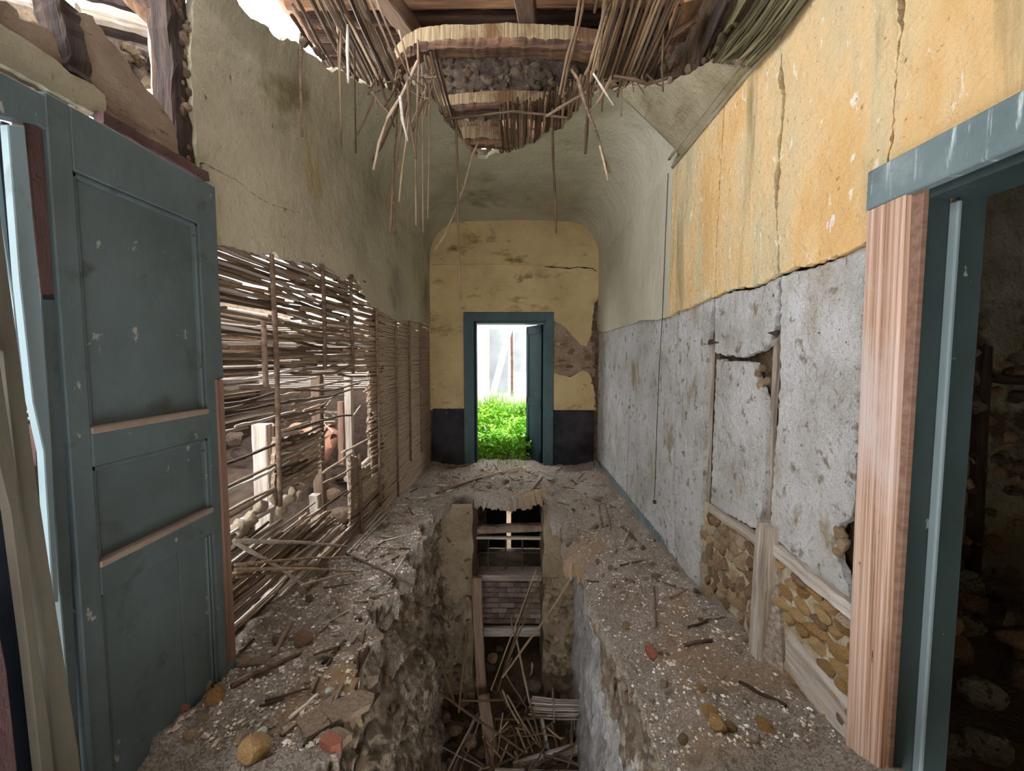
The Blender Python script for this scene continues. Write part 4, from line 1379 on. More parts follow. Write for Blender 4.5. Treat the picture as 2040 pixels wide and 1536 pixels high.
for k in range(46):
    px = R.uniform(735, 870)
    py = R.uniform(128, 185)
    a = at_y(px, py, 2.78 + R.uniform(-.08, .12))
    b = at_y(px + R.gauss(0, 22), py + abs(R.gauss(30, 45)), 2.8 + R.uniform(-.08, .08))
    tag(cane(a, b, R.uniform(.003, .0065), m_hang, R.choice((0, 1, 2))), 'short brown straw in the matted tangle at the lath-side corner of the torn vault', 'straw', 'straw tangle at the torn vault')
for k in range(26):
    px = R.uniform(1170, 1300)
    a = at_y(px, interp(px, EDGE) - R.uniform(0, 20), 2.6)
    b = at_y(px + R.gauss(-6, 16), interp(px, EDGE) + abs(R.gauss(10, 18)), 2.6)
    tag(cane(a, b, R.uniform(.003, .006), m_hang, R.choice((0, 1))), 'short brown straw fraying from the ochre-side rim of the torn vault', 'straw', 'straw fringe at the ochre-side rim')

# ------------------------------------------------------------ side door leaf folded flat against the lath wall
XD = -1.13
door = empty('door_1', (XD, 1.26, 0.0))
tag(door, 'tall teal panelled door leaf folded open against the lath wall', 'door', kind='structure')
DY0, DY1 = at_x(104, 400, XD).y, at_x(430, 420, XD).y
DO = Vector((XD, 1.26, 0.0))


def dbox(name, y0, y1, z0, z1, d0, d1, mat, parent=door, bevel=.003):
    o = box(name, (d0, y0 - DO.y, z0), (d1, y1 - DO.y, z1), mat, parent, bevel)
    return o


yi0, yi1 = DY0 + .055, DY1 - .085
dbox('stile', DY0, yi0, 0.02, 2.19, -.04, 0, m_teal)
bm = bmesh.new()
out = [(yi1, .02), (DY1, .02), (DY1, .40), (DY1 - .052, .33), (DY1 - .047, 1.22), (DY1 - .030, 1.23), (DY1 - .030, 1.47), (DY1, 1.475), (DY1, 2.19), (yi1, 2.19)]
vs2 = [bm.verts.new((0, p[0] - DO.y, p[1])) for p in out]
f = bm.faces.new(vs2)
r = bmesh.ops.extrude_face_region(bm, geom=[f])
for v in [g for g in r['geom'] if isinstance(g, bmesh.types.BMVert)]:
    v.co.x -= .04
bm_obj('stile', bm, m_teal, door)
strip = beam('bare_edge_strip', (-.019, DY1 - .026 - DO.y, .36), (-.019, DY1 - .028 - DO.y, 1.472), .052, .036, m_brownwood, door, jit=.0005)
strip['label'] = 'bare brown repaired edge strip'
for z0, z1 in ((2.03, 2.19), (1.262, 1.352), (.905, .985), (.02, .20)):
    dbox('rail', yi0, yi1, z0, z1, -.04, 0, m_teal)
for z0, z1 in ((1.352, 2.03), (.985, 1.262)):
    p = dbox('panel', yi0, yi1, z0, z1, -.035, -.022, m_teal, bevel=0)
    for nm, a, b, c, d in (('moulding', yi0, yi0 + .014, z0, z1), ('moulding', yi1 - .014, yi1, z0, z1), ('moulding', yi0, yi1, z1 - .014, z1)):
        dbox(nm, a, b, c, d, -.03, -.008, m_teal)
    led = dbox('ledge', yi0, yi1, z0 - .002, z0 + .016, -.03, .004, m_dust)
    led['label'] = 'dusty lower moulding of the panel'
ys_ = yi0 + (yi1 - yi0) * .66
dbox('panel', yi0, ys_ - .0015, .20, .905, -.035, -.020, m_teal, bevel=.001)
dbox('panel', ys_ + .0015, yi1, .20, .905, -.035, -.018, m_teal, bevel=.001)
for a, b, c, d in ((yi1 - .03, yi1 - .022, .2, .9), (yi1 - .014, yi1, .2, .9), (yi0, yi0 + .012, .2, .9)):
    dbox('moulding', a, b, c, d, -.03, -.008, m_teal)
for (y, z) in ((1.455, 1.98), (1.46, 1.52), (1.45, 1.22), (1.42, .93)):
    rock('nail', (0.0, y - DO.y, z), (.004, .005, .005), m_iron, door)

# side doorway frame and the near leaf, at the picture's edge
fr = empty('door_frame', (-1.15, .9, 0))
tag(fr, 'worn frame of the side doorway: reddish bare board, pale blue stop, olive post', 'door frame', kind='structure')
FO = Vector((-1.15, .9, 0))


def vboard(name, pl, mat, X, th, parent, org):
    P = [at_x(a, b, X) - org for a, b in pl]
    bm = bmesh.new()
    f = bm.faces.new([bm.verts.new(p) for p in P])
    r = bmesh.ops.extrude_face_region(bm, geom=[f])
    for v in [g for g in r['geom'] if isinstance(g, bmesh.types.BMVert)]:
        v.co.x -= th
    bmesh.ops.bevel(bm, geom=[e for e in bm.edges], offset=.002, segments=1, affect='EDGES')
    return bm_obj(name, bm, mat, parent)


vboard('header', [(-420, -70), (0, 142), (104, 198), (104, 330), (96, 260), (80, 250), (0, 230), (-420, 30)], m_teal, XD - .002, .04, fr, FO)
vboard('reddish_board', [(46, 240), (92, 255), (100, 330), (112, 600), (84, 598)], m_rustwood, XD - .012, .03, fr, FO)
vboard('reddish_board', [(82, 585), (116, 585), (160, 1480), (230, 2300), (208, 2300), (118, 1160), (100, 860)], m_teal, XD - .012, .03, fr, FO)
vboard('blue_stop', [(16, 248), (50, 250), (86, 640), (104, 900), (118, 1200), (106, 1200), (88, 900), (66, 800), (40, 560)], m_paleblue, XD + .004, .02, fr, FO)
vboard('shadow_gap', [(4, 240), (22, 246), (46, 580), (68, 800), (60, 800), (36, 560)], m_navy, XD - .055, .02, fr, FO)  # solid dark strip painting in the shadow between the stops
vboard('blue_stop', [(-30, 240), (6, 240), (38, 560), (58, 800), (30, 620), (0, 440), (-30, 300)], m_paleblue, XD - .07, .02, fr, FO)
vboard('reddish_board', [(72, 846), (84, 850), (90, 870), (96, 905), (86, 910), (82, 930), (74, 930)], m_rustwood, XD - .03, .02, fr, FO)
vboard('reddish_board', [(48, 935), (70, 930), (86, 1010), (92, 1090), (118, 1170), (92, 1190), (78, 1080)], m_rustwood, XD - .03, .02, fr, FO)
leaf = empty('door_leaf', (-.98, .7, 0))
LO = Vector((-.98, .7, 0))
tag(leaf, 'dark navy door leaf with an olive rebated stile, edge-on beside the teal door', 'door')
vboard('stile', [(-120, 430), (0, 410), (14, 520), (66, 900), (100, 1130), (158, 1500), (238, 2300), (192, 2300), (90, 1290), (40, 980), (8, 700), (-120, 640)], m_olivewood, -1.02, .03, leaf, LO)
vboard('rebate', [(-60, 640), (-2, 700), (30, 920), (56, 1130), (100, 1450), (186, 2300), (162, 2300), (56, 1300), (20, 1020), (-60, 700)], m_rustwood if False else m_olivewood, -1.0, .02, leaf, LO)
vboard('panel', [(-200, 700), (-30, 760), (22, 1010), (52, 1200), (98, 1500), (174, 2300), (-200, 2300)], m_navy, -1.03, .02, leaf, LO)
vboard('batten', [(-80, 1230), (0, 1260), (14, 1330), (36, 1536), (106, 2300), (-18, 2300)], m_rustwood, -.97, .03, leaf, LO)

# ------------------------------------------------------------ right doorway: lintel, jamb and the dim room behind
d2 = empty('door_2', (XR, 1.2, 0))
tag(d2, 'doorway frame with blue-green lintel on a bare pine casing, opening on a dim room', 'door frame', kind='structure')
O2 = Vector((XR, 1.2, 0))
ya, yb_ = 1.366, 1.235
beam('casing', (1.137 - O2.x, 1.268 - O2.y, -.05), (1.137 - O2.x, 1.3005 - O2.y, 2.022), .0321, ya - yb_, m_barewood, d2, jit=.0004, roll=math.pi / 2 if False else 0)
lt = box('lintel', (1.118 - O2.x, .05 - O2.y, 2.024), (1.158 - O2.x, ya + .004 - O2.y, 2.145), m_bluelintel, d2, .004)
lt['label'] = 'blue-green painted lintel board'
j1 = box('jamb', (1.155 - O2.x, YJ - O2.y, -.1), (1.222 - O2.x, YJ + .03 - O2.y, 2.03), m_darkteal, d2, .002)
e1 = box('jamb_edge', (1.140 - O2.x, YJ - .004 - O2.y, -.1), (1.158 - O2.x, YJ + .05 - O2.y, 2.03), m_brownwood, d2, .002)
s1 = box('stop_bead', (1.220 - O2.x, YJ - .022 - O2.y, -.1), (1.234 - O2.x, YJ + .01 - O2.y, 1.99), m_bead, d2, .004)
s1['label'] = 'pale blue-grey worn bead'
s2 = box('jamb', (1.237 - O2.x, YJ - .012 - O2.y, -.1), (1.31 - O2.x, YJ + .03 - O2.y, 2.03), m_darkteal, d2, .002)
box('head', (1.155 - O2.x, .1 - O2.y, 2.0), (1.31 - O2.x, YJ - O2.y, 2.03), m_darkteal, d2, .002)

# dim room
bm = bmesh.new()
for lo, hi in (((1.31, 2.62, -.3), (4.4, 2.9, 3.1)), ((4.3, -1.6, -.3), (4.5, 2.8, 3.1)), ((1.31, -1.8, -.3), (4.4, -1.6, 3.1))):
    bmesh.ops.create_cube(bm, size=1, matrix=Matrix.Translation([(lo[i] + hi[i]) / 2 for i in range(3)]) @ Matrix.Diagonal([hi[i] - lo[i] for i in range(3)] + [1]))
wr = tag(bm_obj('wall_dim_room', bm, m_darkroom), 'cracked dim plaster wall seen through the pine-cased doorway', 'wall', kind='structure')
cb = box('ceiling_dim_room', (1.40, -1.8, 3.05), (4.5, 2.9, 3.2), m_loft, None, 0)
tag(cb, 'ceiling of the dim room', 'ceiling', kind='structure')
fl2 = box('floor_dim_room', (1.2, -1.8, -.35), (4.5, 2.9, -.02), m_dirt, None, 0)
tag(fl2, 'earth floor of the dim room', 'floor', kind='structure')
YR = 2.60
slab('plaster_panel', [(at_y(a, b, YR).x, at_y(a, b, YR).z) for a, b in ((1880, 240), (2075, 200), (2100, 620), (1990, 680), (1965, 700), (1950, 690), (1930, 720), (1905, 760), (1860, 800))], 'y', YR, .02, m_darkroom, wr, amp=.01)
beam('stud', at_y(1962, 690, YR - .01), at_y(1935, 1290, YR - .01), .06, .05, m_blackwood, wr, jit=.006)
beam('rail', at_y(1975, 755, YR - .01), at_y(2100, 765, YR - .01), .05, .05, m_blackwood, wr, jit=.006)
rs = random.Random(21)
for k in range(90):
    px, py = rs.uniform(1905, 2090), rs.uniform(700, 1250)
    q = at_y(px, py, YR + .005)
    s = rs.uniform(.03, .075)
    rock('stone', q, (s, .03, s * rs.uniform(.5, .8)), rs.choice((m_darkroom, m_stone, m_mud, m_loft)), wr)
for k in range(70):
    y = rs.uniform(1.0, 2.45)
    x = 1.45 + rs.random() * 1.3
    h = .05 + .22 * max(0, (y - 1.0)) / 1.5
    tag(rock('rubble_stone', (x, y, h + rs.uniform(-.05, .12)), (rs.uniform(.04, .13), rs.uniform(.04, .1), rs.uniform(.03, .07)), rs.choice((m_darkroom, m_loft, m_mud, m_stone))),
        'dark stone in the rubble heap on the dim room floor', 'stone', 'rubble heap in the dim room')
for k in range(7):
    y = 1.72 + k * .018
    tag(cane((1.50, y, .30 + .03 * k), (1.95, y + .04, .24 + .03 * k), .009, m_cane, 0), ORD[k].replace('topmost', 'first') + ' cane, from the doorway, of the small lath mat in the dim room', 'cane', 'lath mat in the dim room')

# ------------------------------------------------------------ far doorway
d3 = empty('door_3', (1.0, YB, 0))
O3 = Vector((1.0, YB, 0))
tag(d3, 'blue-green framed far doorway with one dark leaf ajar and weeds beyond', 'door', kind='structure')
FX0, FX1, FZ = at_y(925, 800, YB).x, at_y(1102, 800, YB).x, at_y(1000, 623, YB).z


def fbox(name, lo, hi, mat, bevel=.004):
    return box(name, [lo[i] - O3[i] for i in range(3)], [hi[i] - O3[i] for i in range(3)], mat, d3, bevel)


fbox('frame_post', (FX0, YB - .03, -.05), (DX0, YB + .04, FZ), m_fartl)
fbox('frame_post', (DX1, YB - .03, -.05), (FX1, YB + .04, FZ), m_fartl)
fbox('frame_head', (DX0, YB - .03, DZ), (DX1, YB + .04, FZ), m_fartl)
fbox('jamb', (DX0, YB + .0, -.05), (DX0 + .03, YB + .18, DZ), m_darkleaf)
fbox('jamb', (DX1 - .02, YB + .0, -.05), (DX1, YB + .18, DZ), m_fartl)
fbox('head_lining', (DX0, YB + .0, DZ - .03), (DX1, YB + .28, DZ), m_fartl)
# leaf, hinged at the right jamb and swung outwards
hinge = Vector((DX1 - .03, YB + .05, 0))
ang = math.radians(66)
dirv = Vector((-math.cos(ang), math.sin(ang), 0))
nrm = Vector((dirv.y, -dirv.x, 0))
LW = .50


def leafbox(name, a0, a1, z0, z1, d0, d1, mat):
    bm = bmesh.new()
    bmesh.ops.create_cube(bm, size=1)
    for v in bm.verts:
        a = a0 + (v.co.x + .5) * (a1 - a0)
        d = d0 + (v.co.y + .5) * (d1 - d0)
        z = z0 + (v.co.z + .5) * (z1 - z0)
        v.co = hinge + dirv * a + nrm * d - O3
        v.co.z = z
    return bm_obj(name, bm, mat, d3)


lf = leafbox('leaf', 0, LW, .04, DZ - .04, -.012, .012, m_darkleaf)
lf['label'] = 'dark leaf standing ajar'
for z0, z1 in ((.04, .2), (.85, .97), (DZ - .16, DZ - .04)):
    leafbox('leaf_rail', 0, LW, z0, z1, -.02, .02, m_darkleaf)
for a0, a1 in ((0, .08), (LW - .08, LW)):
    leafbox('leaf_stile', a0, a1, .04, DZ - .04, -.02, .02, m_darkleaf)

# ------------------------------------------------------------ yard beyond the far door
YT = 8.3
ZCY = -2.4
yard = box('ground', (-4, YB + .3, -.18), (4, YT, -.03), m_dirt, None, 0)
tag(yard, 'earth under the weeds in the yard beyond the far door', 'ground', kind='structure')
bld = empty('outbuilding', (0, 11, -3))
OB = Vector((0, 11, -3))
tag(bld, 'white rendered building with grey shutters beyond the weedy yard', 'building')


def bbox(name, lo, hi, mat, bevel=.004):
    return box(name, [lo[i] - OB[i] for i in range(3)], [hi[i] - OB[i] for i in range(3)], mat, bld, bevel)


bbox('render_wall', (-5, 11, -3), (5, 11.3, 4.2), m_white, 0)
q0, q1 = at_y(976, 655, 10.98), at_y(1012, 782, 10.98)
s = bbox('shutter', (q0.x, 10.95, q1.z), (q1.x, 11.0, q0.z), m_panel)
q0, q1 = at_y(1024, 656, 10.98), at_y(1060, 740, 10.98)
bbox('shutter', (q0.x, 10.95, q1.z), (q1.x, 11.0, q0.z), m_panel)
q0, q1 = at_y(940, 648, 10.7), at_y(972, 900, 10.7)
bbox('buttress', (q0.x - .4, 10.6, -3), (q1.x, 11.0, q0.z + .4), m_white)
tag(box('ground_lower_yard', (-5, YT, -3.2), (5, 11, ZCY), m_dirt, None, 0), 'lower yard in front of the white outbuilding', 'ground', kind='structure')
sa, sb = at_y(978, 800, 9.6), at_y(1019, 640, 10.4)
sa = at_y(911, 1061, 9.3)
tag(beam('raking_shore', sa, sb, .14, .16, m_white, jit=.002), 'white diagonal shore leaning against the outbuilding', 'strut')
tag(tube('downpipe', [at_y(1020, 790, 10.8), at_y(1020, 720, 10.8), at_y(1019, 650, 10.8)], .035, m_rust, bumpk=.05), 'rusty downpipe on the white building behind the diagonal shore', 'pipe')
bm = bmesh.new()
V, Fc = [], []
rs = np.random.RandomState(3)


def leaves(n, xr, yr, zf, size, tilt=.9):
    V, Fc = [], []
    for k in range(n):
        x, y = rs.uniform(*xr), rs.uniform(*yr)
        z = zf(x, y)
        c = Vector((x, y, z))
        s = size * rs.uniform(.6, 1.3)
        M_ = Euler((rs.uniform(-tilt, tilt), rs.uniform(-tilt, tilt), rs.uniform(0, 6.28))).to_matrix()
        b = len(V)
        for a, bb, cz in ((0, -1, 0), (.55, -.3, .12), (.45, .4, .1), (0, 1.1, -.12), (-.45, .4, .1), (-.55, -.3, .12)):
            V.append(c + M_ @ Vector((a * s, bb * s, cz * s)))
        Fc += [(b, b + 1, b + 2, b + 3), (b, b + 3, b + 4, b + 5)]
    return V, Fc


top = lambda x, y: .25 + .42 * min(1, max(0, (y - 6.2) / 1.4)) + .16 * float(vnoise(x * 2.2, y * 2.2, 1.0))
V, Fc = leaves(14000, (-1.3, 1.2), (6.19, 8.25), lambda x, y: max(.0, top(x, y)) * (1 - .97 * rs.rand() ** 1.6), .038)
wd = obj('nettles', V, Fc, m_leaf)
tag(wd, 'dense bright green weeds filling the yard behind the far door', 'weeds', kind='stuff')
V, Fc = [], []
for k in range(900):
    x, y = rs.uniform(-1.2, 1.2), rs.uniform(7.4, 8.25)
    z0 = top(x, y) * .6
    h = rs.uniform(.3, .62)
    lx, ly = rs.uniform(-.12, .12), rs.uniform(-.1, .1)
    b = len(V)
    wv = .006
    V += [(x - wv, y, z0), (x + wv, y, z0), (x + lx * .5 + wv * .7, y + ly * .4, z0 + h * .6), (x + lx * .5 - wv * .7, y + ly * .4, z0 + h * .6), (x + lx, y + ly, z0 + h)]
    Fc += [(b, b + 1, b + 2, b + 3), (b + 3, b + 2, b + 4)]
tag(obj('tall_grass', V, Fc, m_grass), 'pale tall grass rising behind the green weeds', 'grass', kind='stuff')
V, Fc = [], []
for k in range(90):
    x = rs.uniform(DX0 + .02, DX1 - .25)
    y = rs.uniform(5.72, 6.1)
    h = rs.uniform(.04, .16)
    b = len(V)
    lx, ly = rs.uniform(-.08, .08), rs.uniform(-.1, .02)
    z0 = fz(x, min(y, 5.85))
    V += [(x - .005, y, z0 - .01), (x + .005, y, z0 - .01), (x + lx, y + ly, z0 + h)]
    Fc += [(b, b + 1, b + 2)]
tag(obj('threshold_grass', V, Fc, m_grass), 'thin grass creeping over the far threshold', 'grass', kind='stuff')

# ------------------------------------------------------------ the pit and the cellar below
ZC = -2.35


def pit_wall(name, line, top, amp, mat, label, batter, sgn):
    n = 150
    m = 90
    ts = np.linspace(0, 1, n)
    L_ = [0]
    for i in range(1, len(line)):
        L_.append(L_[-1] + math.hypot(line[i][0] - line[i - 1][0], line[i][1] - line[i - 1][1]))
    L_ = np.array(L_) / L_[-1]
    xs = np.interp(ts, L_, [p[0] for p in line])
    ys = np.interp(ts, L_, [p[1] for p in line])
    zt = np.array([top(y) for y in ys])
    V = np.zeros((m, n, 3))
    for j in range(m):
        k = j / (m - 1)
        z = zt + (ZC - zt) * k ** 1.25
        x = xs + batter * (zt - z)
        nn = fbm(ys, z, s=4.5, octv=5)
        # lumpy stones
        cell = np.abs(vnoise(ys * 9, z * 11, 2.0)) + .5 * np.abs(vnoise(ys * 21, z * 23, 4.0))
        fade = np.clip((zt - z) / .1, 0.25, 1)
        V[j, :, 0] = x + sgn * (amp * nn + amp * .9 * (cell - .4)) * fade
        V[j, :, 1] = ys + .01 * vnoise(ys * 12, z * 12, 7.0)
        V[j, :, 2] = z
    Fc = [(j * n + i, j * n + i + 1, (j + 1) * n + i + 1, (j + 1) * n + i) for j in range(m - 1) for i in range(n - 1)]
    o = obj(name, V.reshape(-1, 3), Fc, mat, smooth=False)
    if isinstance(mat, list):   # plaster fallen from the top of the face
        nn = fbm(V[:, :, 1], V[:, :, 2], s=3.5, octv=4)
        idx = []
        for j in range(m - 1):
            for i in range(n - 1):
                idx.append(1 if V[j, i, 2] > zt[i] - .30 - .22 * nn[j, i] - .12 * max(0, 2.2 - ys[i]) else 0)
        o.data.polygons.foreach_set('material_index', idx)
    return tag(o, label, 'wall', kind='structure')


lineL = [(-.62, .2), (-.60, 1.2), (-.645, 1.6), (-.74, 2.3), (-.80, 3.2), (-.86, 4.5)]
lineR = [(.585, .2), (.56, 1.3), (.56, 2.0), (.55, 2.8), (.60, 3.6), (.63, 4.5)]
pwl = pit_wall('wall_pit_lath_side', lineL, lambda y: zL(y) - .035, .05, m_pitL, 'rough broken masonry face of the pit under the lath-wall ledge', .03, 1)
pwr = pit_wall('wall_pit_ochre_side', lineR, lambda y: zR(y) - .17, .03, [m_pitR, m_pitL], 'grey plastered face of the pit under the ochre-wall ledge', -.0, -1)
# bulging stones in the broken face
rs = random.Random(17)
for k in range(120):
    y = 1.15 + 3.0 * rs.random() ** 1.6
    x = interp(y, [(p[1], p[0]) for p in lineL])
    z = zL(y) - .1 - rs.random() * 1.3
    s = rs.uniform(.025, .07)
    rock('stone', (x + .03 * (zL(y) - z) + .005, y, z), (s * .45, s, s * rs.uniform(.5, .8)), rs.choice((m_stone, m_pitL, m_pitL, m_mud, m_mortarw)), pwl, rot=(rs.uniform(-.4, .4), 0, rs.uniform(-.4, .4)))
for k in range(130):
    y = 1.2 + 2.4 * rs.random() ** 1.3
    x = interp(y, [(p[1], p[0]) for p in lineR])
    z = zR(y) - .12 - rs.random() * .36
    s = rs.uniform(.02, .05)
    rock('stone', (x - .005, y, z), (s * .4, s, s * .7), rs.choice((m_stone, m_mud, m_pitR, m_mortarw)), pwr, rot=(rs.uniform(-.4, .4), 0, rs.uniform(-.4, .4)))
cf = bmesh.new()
bmesh.ops.create_grid(cf, x_segments=60, y_segments=120, size=1)
for v in cf.verts:
    x, y = v.co.x * 2.0, 4.4 + v.co.y * 4.4
    v.co = (x, y, ZC + (.06 * float(vnoise(x * 3, y * 3)) if y < 4.7 else 0))
tag(bm_obj('floor_cellar', cf, m_dirt), 'dark earth floor of the cellar at the bottom of the pit', 'floor', kind='structure')

# cellar end wall: two piers and the filled opening between them
YP = 4.36


def pier(name, x0, x1, label, mat):
    n, m = 26, 70
    V = []
    for j in range(m):
        for i in range(n):
            x = x0 + (x1 - x0) * i / (n - 1)
            z = -.02 + (ZC + .02) * j / (m - 1)
            rough = 0.012 if z > -.85 else .05
            d = rough * float(fbm(x, z, s=9, octv=4)) + (.035 * float(vnoise(x * 16, z * 14, 1.0)) if z < -.85 else 0)
            V.append((x + (.02 * float(vnoise(z * 6, 1.5)) if i in (0, n - 1) else 0), YP + d, z))
    b = len(V)
    for j in range(m):
        for i in (0, n - 1):
            V.append((V[j * n + i][0], YP + .62, V[j * n + i][2]))
    Fc = [(j * n + i, j * n + i + 1, (j + 1) * n + i + 1, (j + 1) * n + i) for j in range(m - 1) for i in range(n - 1)]
    for j in range(m - 1):
        Fc.append((j * n, (j + 1) * n, b + 2 * j + 2, b + 2 * j))
        Fc.append((j * n + n - 1, b + 2 * j + 1, b + 2 * j + 3, (j + 1) * n + n - 1))
    return tag(obj(name, V, Fc, mat), label, 'wall', kind='structure')


m_pier = M('dusty_pier_plaster', [(0.3, (120, 104, 84)), (0.6, (160, 144, 120)), (0.8, (180, 166, 144))], 4, bump=(18, 0.04), bump2=(50, .015), spots=[(8, .6, .68, (92, 76, 60), (1, 1, 1))])
px0 = at_y(866, 1100, YP).x
pa = at_y(941, 1100, YP).x
pb = at_y(1082, 1100, YP).x
pl = pier('wall_pier', px0 - .12, pa, 'plastered cellar pier on the lath side, crumbling to stones below', m_pier)
pr = pier('wall_pier', pb, .70, 'plastered cellar pier on the ochre side, crumbling to stones below', m_pier)
rs = random.Random(31)
for k in range(70):
    side = k % 2
    x = rs.uniform(px0, pa - .04) if side == 0 else rs.uniform(pb + .03, .6)
    z = -.95 - rs.random() * 1.1
    s = rs.uniform(.025, .055)
    rock('stone', (x, YP - .01, z), (s, .03, s * rs.uniform(.5, .8)), rs.choice((m_pier, m_mud, m_stone)), pl if side == 0 else pr)

YI = 4.86
ZY = lambda y, Y=YI: at_y(1010, y, Y).z
XI0, XI1 = at_y(938, 1100, YI).x - .1, at_y(1082, 1100, YI).x + .1
inf = box('wall_infill', (XI0, YI, ZY(1242)), (XI1, YI + .25, ZY(1150)), m_brickpit, None, 0)
tag(inf, 'dusty brick infill below the barred cellar window', 'wall', kind='structure')
nb = 0
for row in range(8):
    z = ZY(1242) + .04 + row * .066
    if z > ZY(1152):
        break
    x = XI0 + (row % 2) * .09
    while x < XI1:
        box('brick', (x + .004, YI - .012 - R.uniform(0, .008), z - .028), (min(x + .172, XI1), YI + .02, z + .028), m_brickpit, inf, .004)
        x += .18
tag(beam('window_sill', (XI0, YI - .02, ZY(1141)), (XI1, YI - .02, ZY(1141)), .22, .075, m_greywood, jit=.004), 'thick grey timber sill under the barred cellar window', 'sill')
tag(beam('cellar_plank', (XI0, YI - .05, ZY(1252)), (XI1, YI - .05, ZY(1252)), .05, .11, m_greywood, jit=.006), 'pale plank beneath the brick infill, over the dark rubble', 'plank')
tag(beam('lintel_log', (XI0, YI, ZY(1053)), (XI1, YI, ZY(1051)), .16, .10, m_mud, jit=.012, round_=True), 'mud-covered log lintel over the barred cellar window', 'lintel')
tag(beam('lintel_batten', (XI0, YI - .06, ZY(1066)), (XI1, YI - .06, ZY(1066)), .04, .03, m_greywood, jit=.004), 'slim batten along the underside of the log lintel', 'batten')
gr = empty('window_grate', (0, YI, -1))
GO = Vector((0, YI, -1))
tag(gr, 'iron grate of three uprights and one crossbar in the cellar window', 'grate')
for px in (973, 1008, 1041):
    tube('bar', [at_y(px, 1066, YI) - GO, at_y(px - 1, 1136, YI) - GO], .011, m_iron, parent=gr, bumpk=.05)
tube('crossbar', [Vector((XI0, YI - .012, ZY(1100))) - GO, Vector((XI1, YI - .012, ZY(1100))) - GO], .010, m_iron, parent=gr, bumpk=.05)
# back cellar room
bm = bmesh.new()
for lo, hi in (((-2.4, YI + .2, ZC - .1), (-2.2, 8.4, -.15)), ((2.2, YI + .2, ZC - .1), (2.4, 8.4, -.15)), ((-2.4, YB + .28, -.2), (2.4, 8.3, -.17)), ((-2.4, YI - .4, ZC), (XI0 + .02, YI + .2, -.12)), ((XI1 - .02, YI - .4, ZC), (2.4, YI + .2, -.12)),
               ((-2.4, YI - .1, -.14), (2.4, YB + .4, -.12)), ((-2.4, 8.2, ZC - .1), (-.62, 8.3, -.15)), ((.75, 8.2, ZC - .1), (2.4, 8.3, -.15))):
    bmesh.ops.create_cube(bm, size=1, matrix=Matrix.Translation([(lo[i] + hi[i]) / 2 for i in range(3)]) @ Matrix.Diagonal([hi[i] - lo[i] for i in range(3)] + [1]))
tag(bm_obj('wall_cellar', bm, m_loft), 'dark walls of the back cellar behind the barred window', 'wall', kind='structure')
cdoor = empty('cellar_door', (0, 8.25, ZC))
CO = Vector((0, 8.25, ZC))
tag(cdoor, 'black plank doors at the back of the cellar with light through the gap', 'door')
ga, gb = at_y(1009, 1050, 8.25).x, at_y(1018, 1050, 8.25).x
x = -.64
while x < .78:
    x2 = x + .13
    if x < ga < x2:
        x2 = ga
    if ga <= x < gb:
        x = gb
        x2 = x + .12
    box('plank', (x - CO.x - (.003 if x != gb else 0), -.02 + .006 * (int(x * 100) % 2), 0.02), (x2 - CO.x + (.003 if x2 != ga else 0), .02, 2.2), m_navy, cdoor, .002)
    x = x2
tag(beam('fallen_plank', (.02, 7.2, ZC + .04), (.62, 6.4, ZC + .12), .16, .03, m_greywood, jit=.002), 'pale plank lying on the back cellar floor beyond the grate', 'plank')

# loose timbers and canes thrown into the pit
tag(beam('leaning_timber', at_y(950, 1150, 4.28), at_y(962, 1385, 4.12), .10, .06, m_batten, jit=.005), 'grey timber standing against the lath-side pier', 'timber')
tag(beam('pit_timber', at_y(962, 1385, 4.0), at_y(985, 1545, 3.55), .12, .07, m_batten, jit=.005), 'dark timber sloping down from the foot of the standing timber', 'timber')
tag(beam('pit_plank', at_y(1022, 1530, 3.55), at_y(1168, 1486, 3.75), .03, .11, m_greywood, jit=.002), 'pale curved board across the bottom of the pit', 'plank')
tag(beam('pit_plank', at_y(985, 1545, 3.45), at_y(1150, 1550, 3.5), .03, .12, m_greywood, jit=.002), 'pale board lying flat at the very bottom of the pit', 'plank')
for k, (pa_, pb_) in enumerate((((1078, 1430), (1092, 1500)), ((1100, 1450), (1110, 1500)), ((1140, 1440), (1138, 1480)))):
    tag(beam('pit_board', at_y(*pa_, 3.95), at_y(*pb_, 3.7), .03, .08, m_greywood if k == 0 else m_batten, jit=.003),
        ('splintered pale board upright under the cane mat', 'darker short board beside the splintered one', 'short grey board next to the pit wall')[k], 'board')
for k in range(11):
    t = k / 10
    a = at_y(1058 + R.uniform(-6, 6), 1388 + 42 * t, 3.95)
    b = at_y(1172 + R.uniform(-8, 8), 1394 + 36 * t, 3.95)
    tag(cane(a, b, .0085, m_canegrey, R.choice((0, 1))), ORD[k] + ' grey cane of the loose mat lying across the pit, counted downwards', 'cane', 'cane mat in the pit')
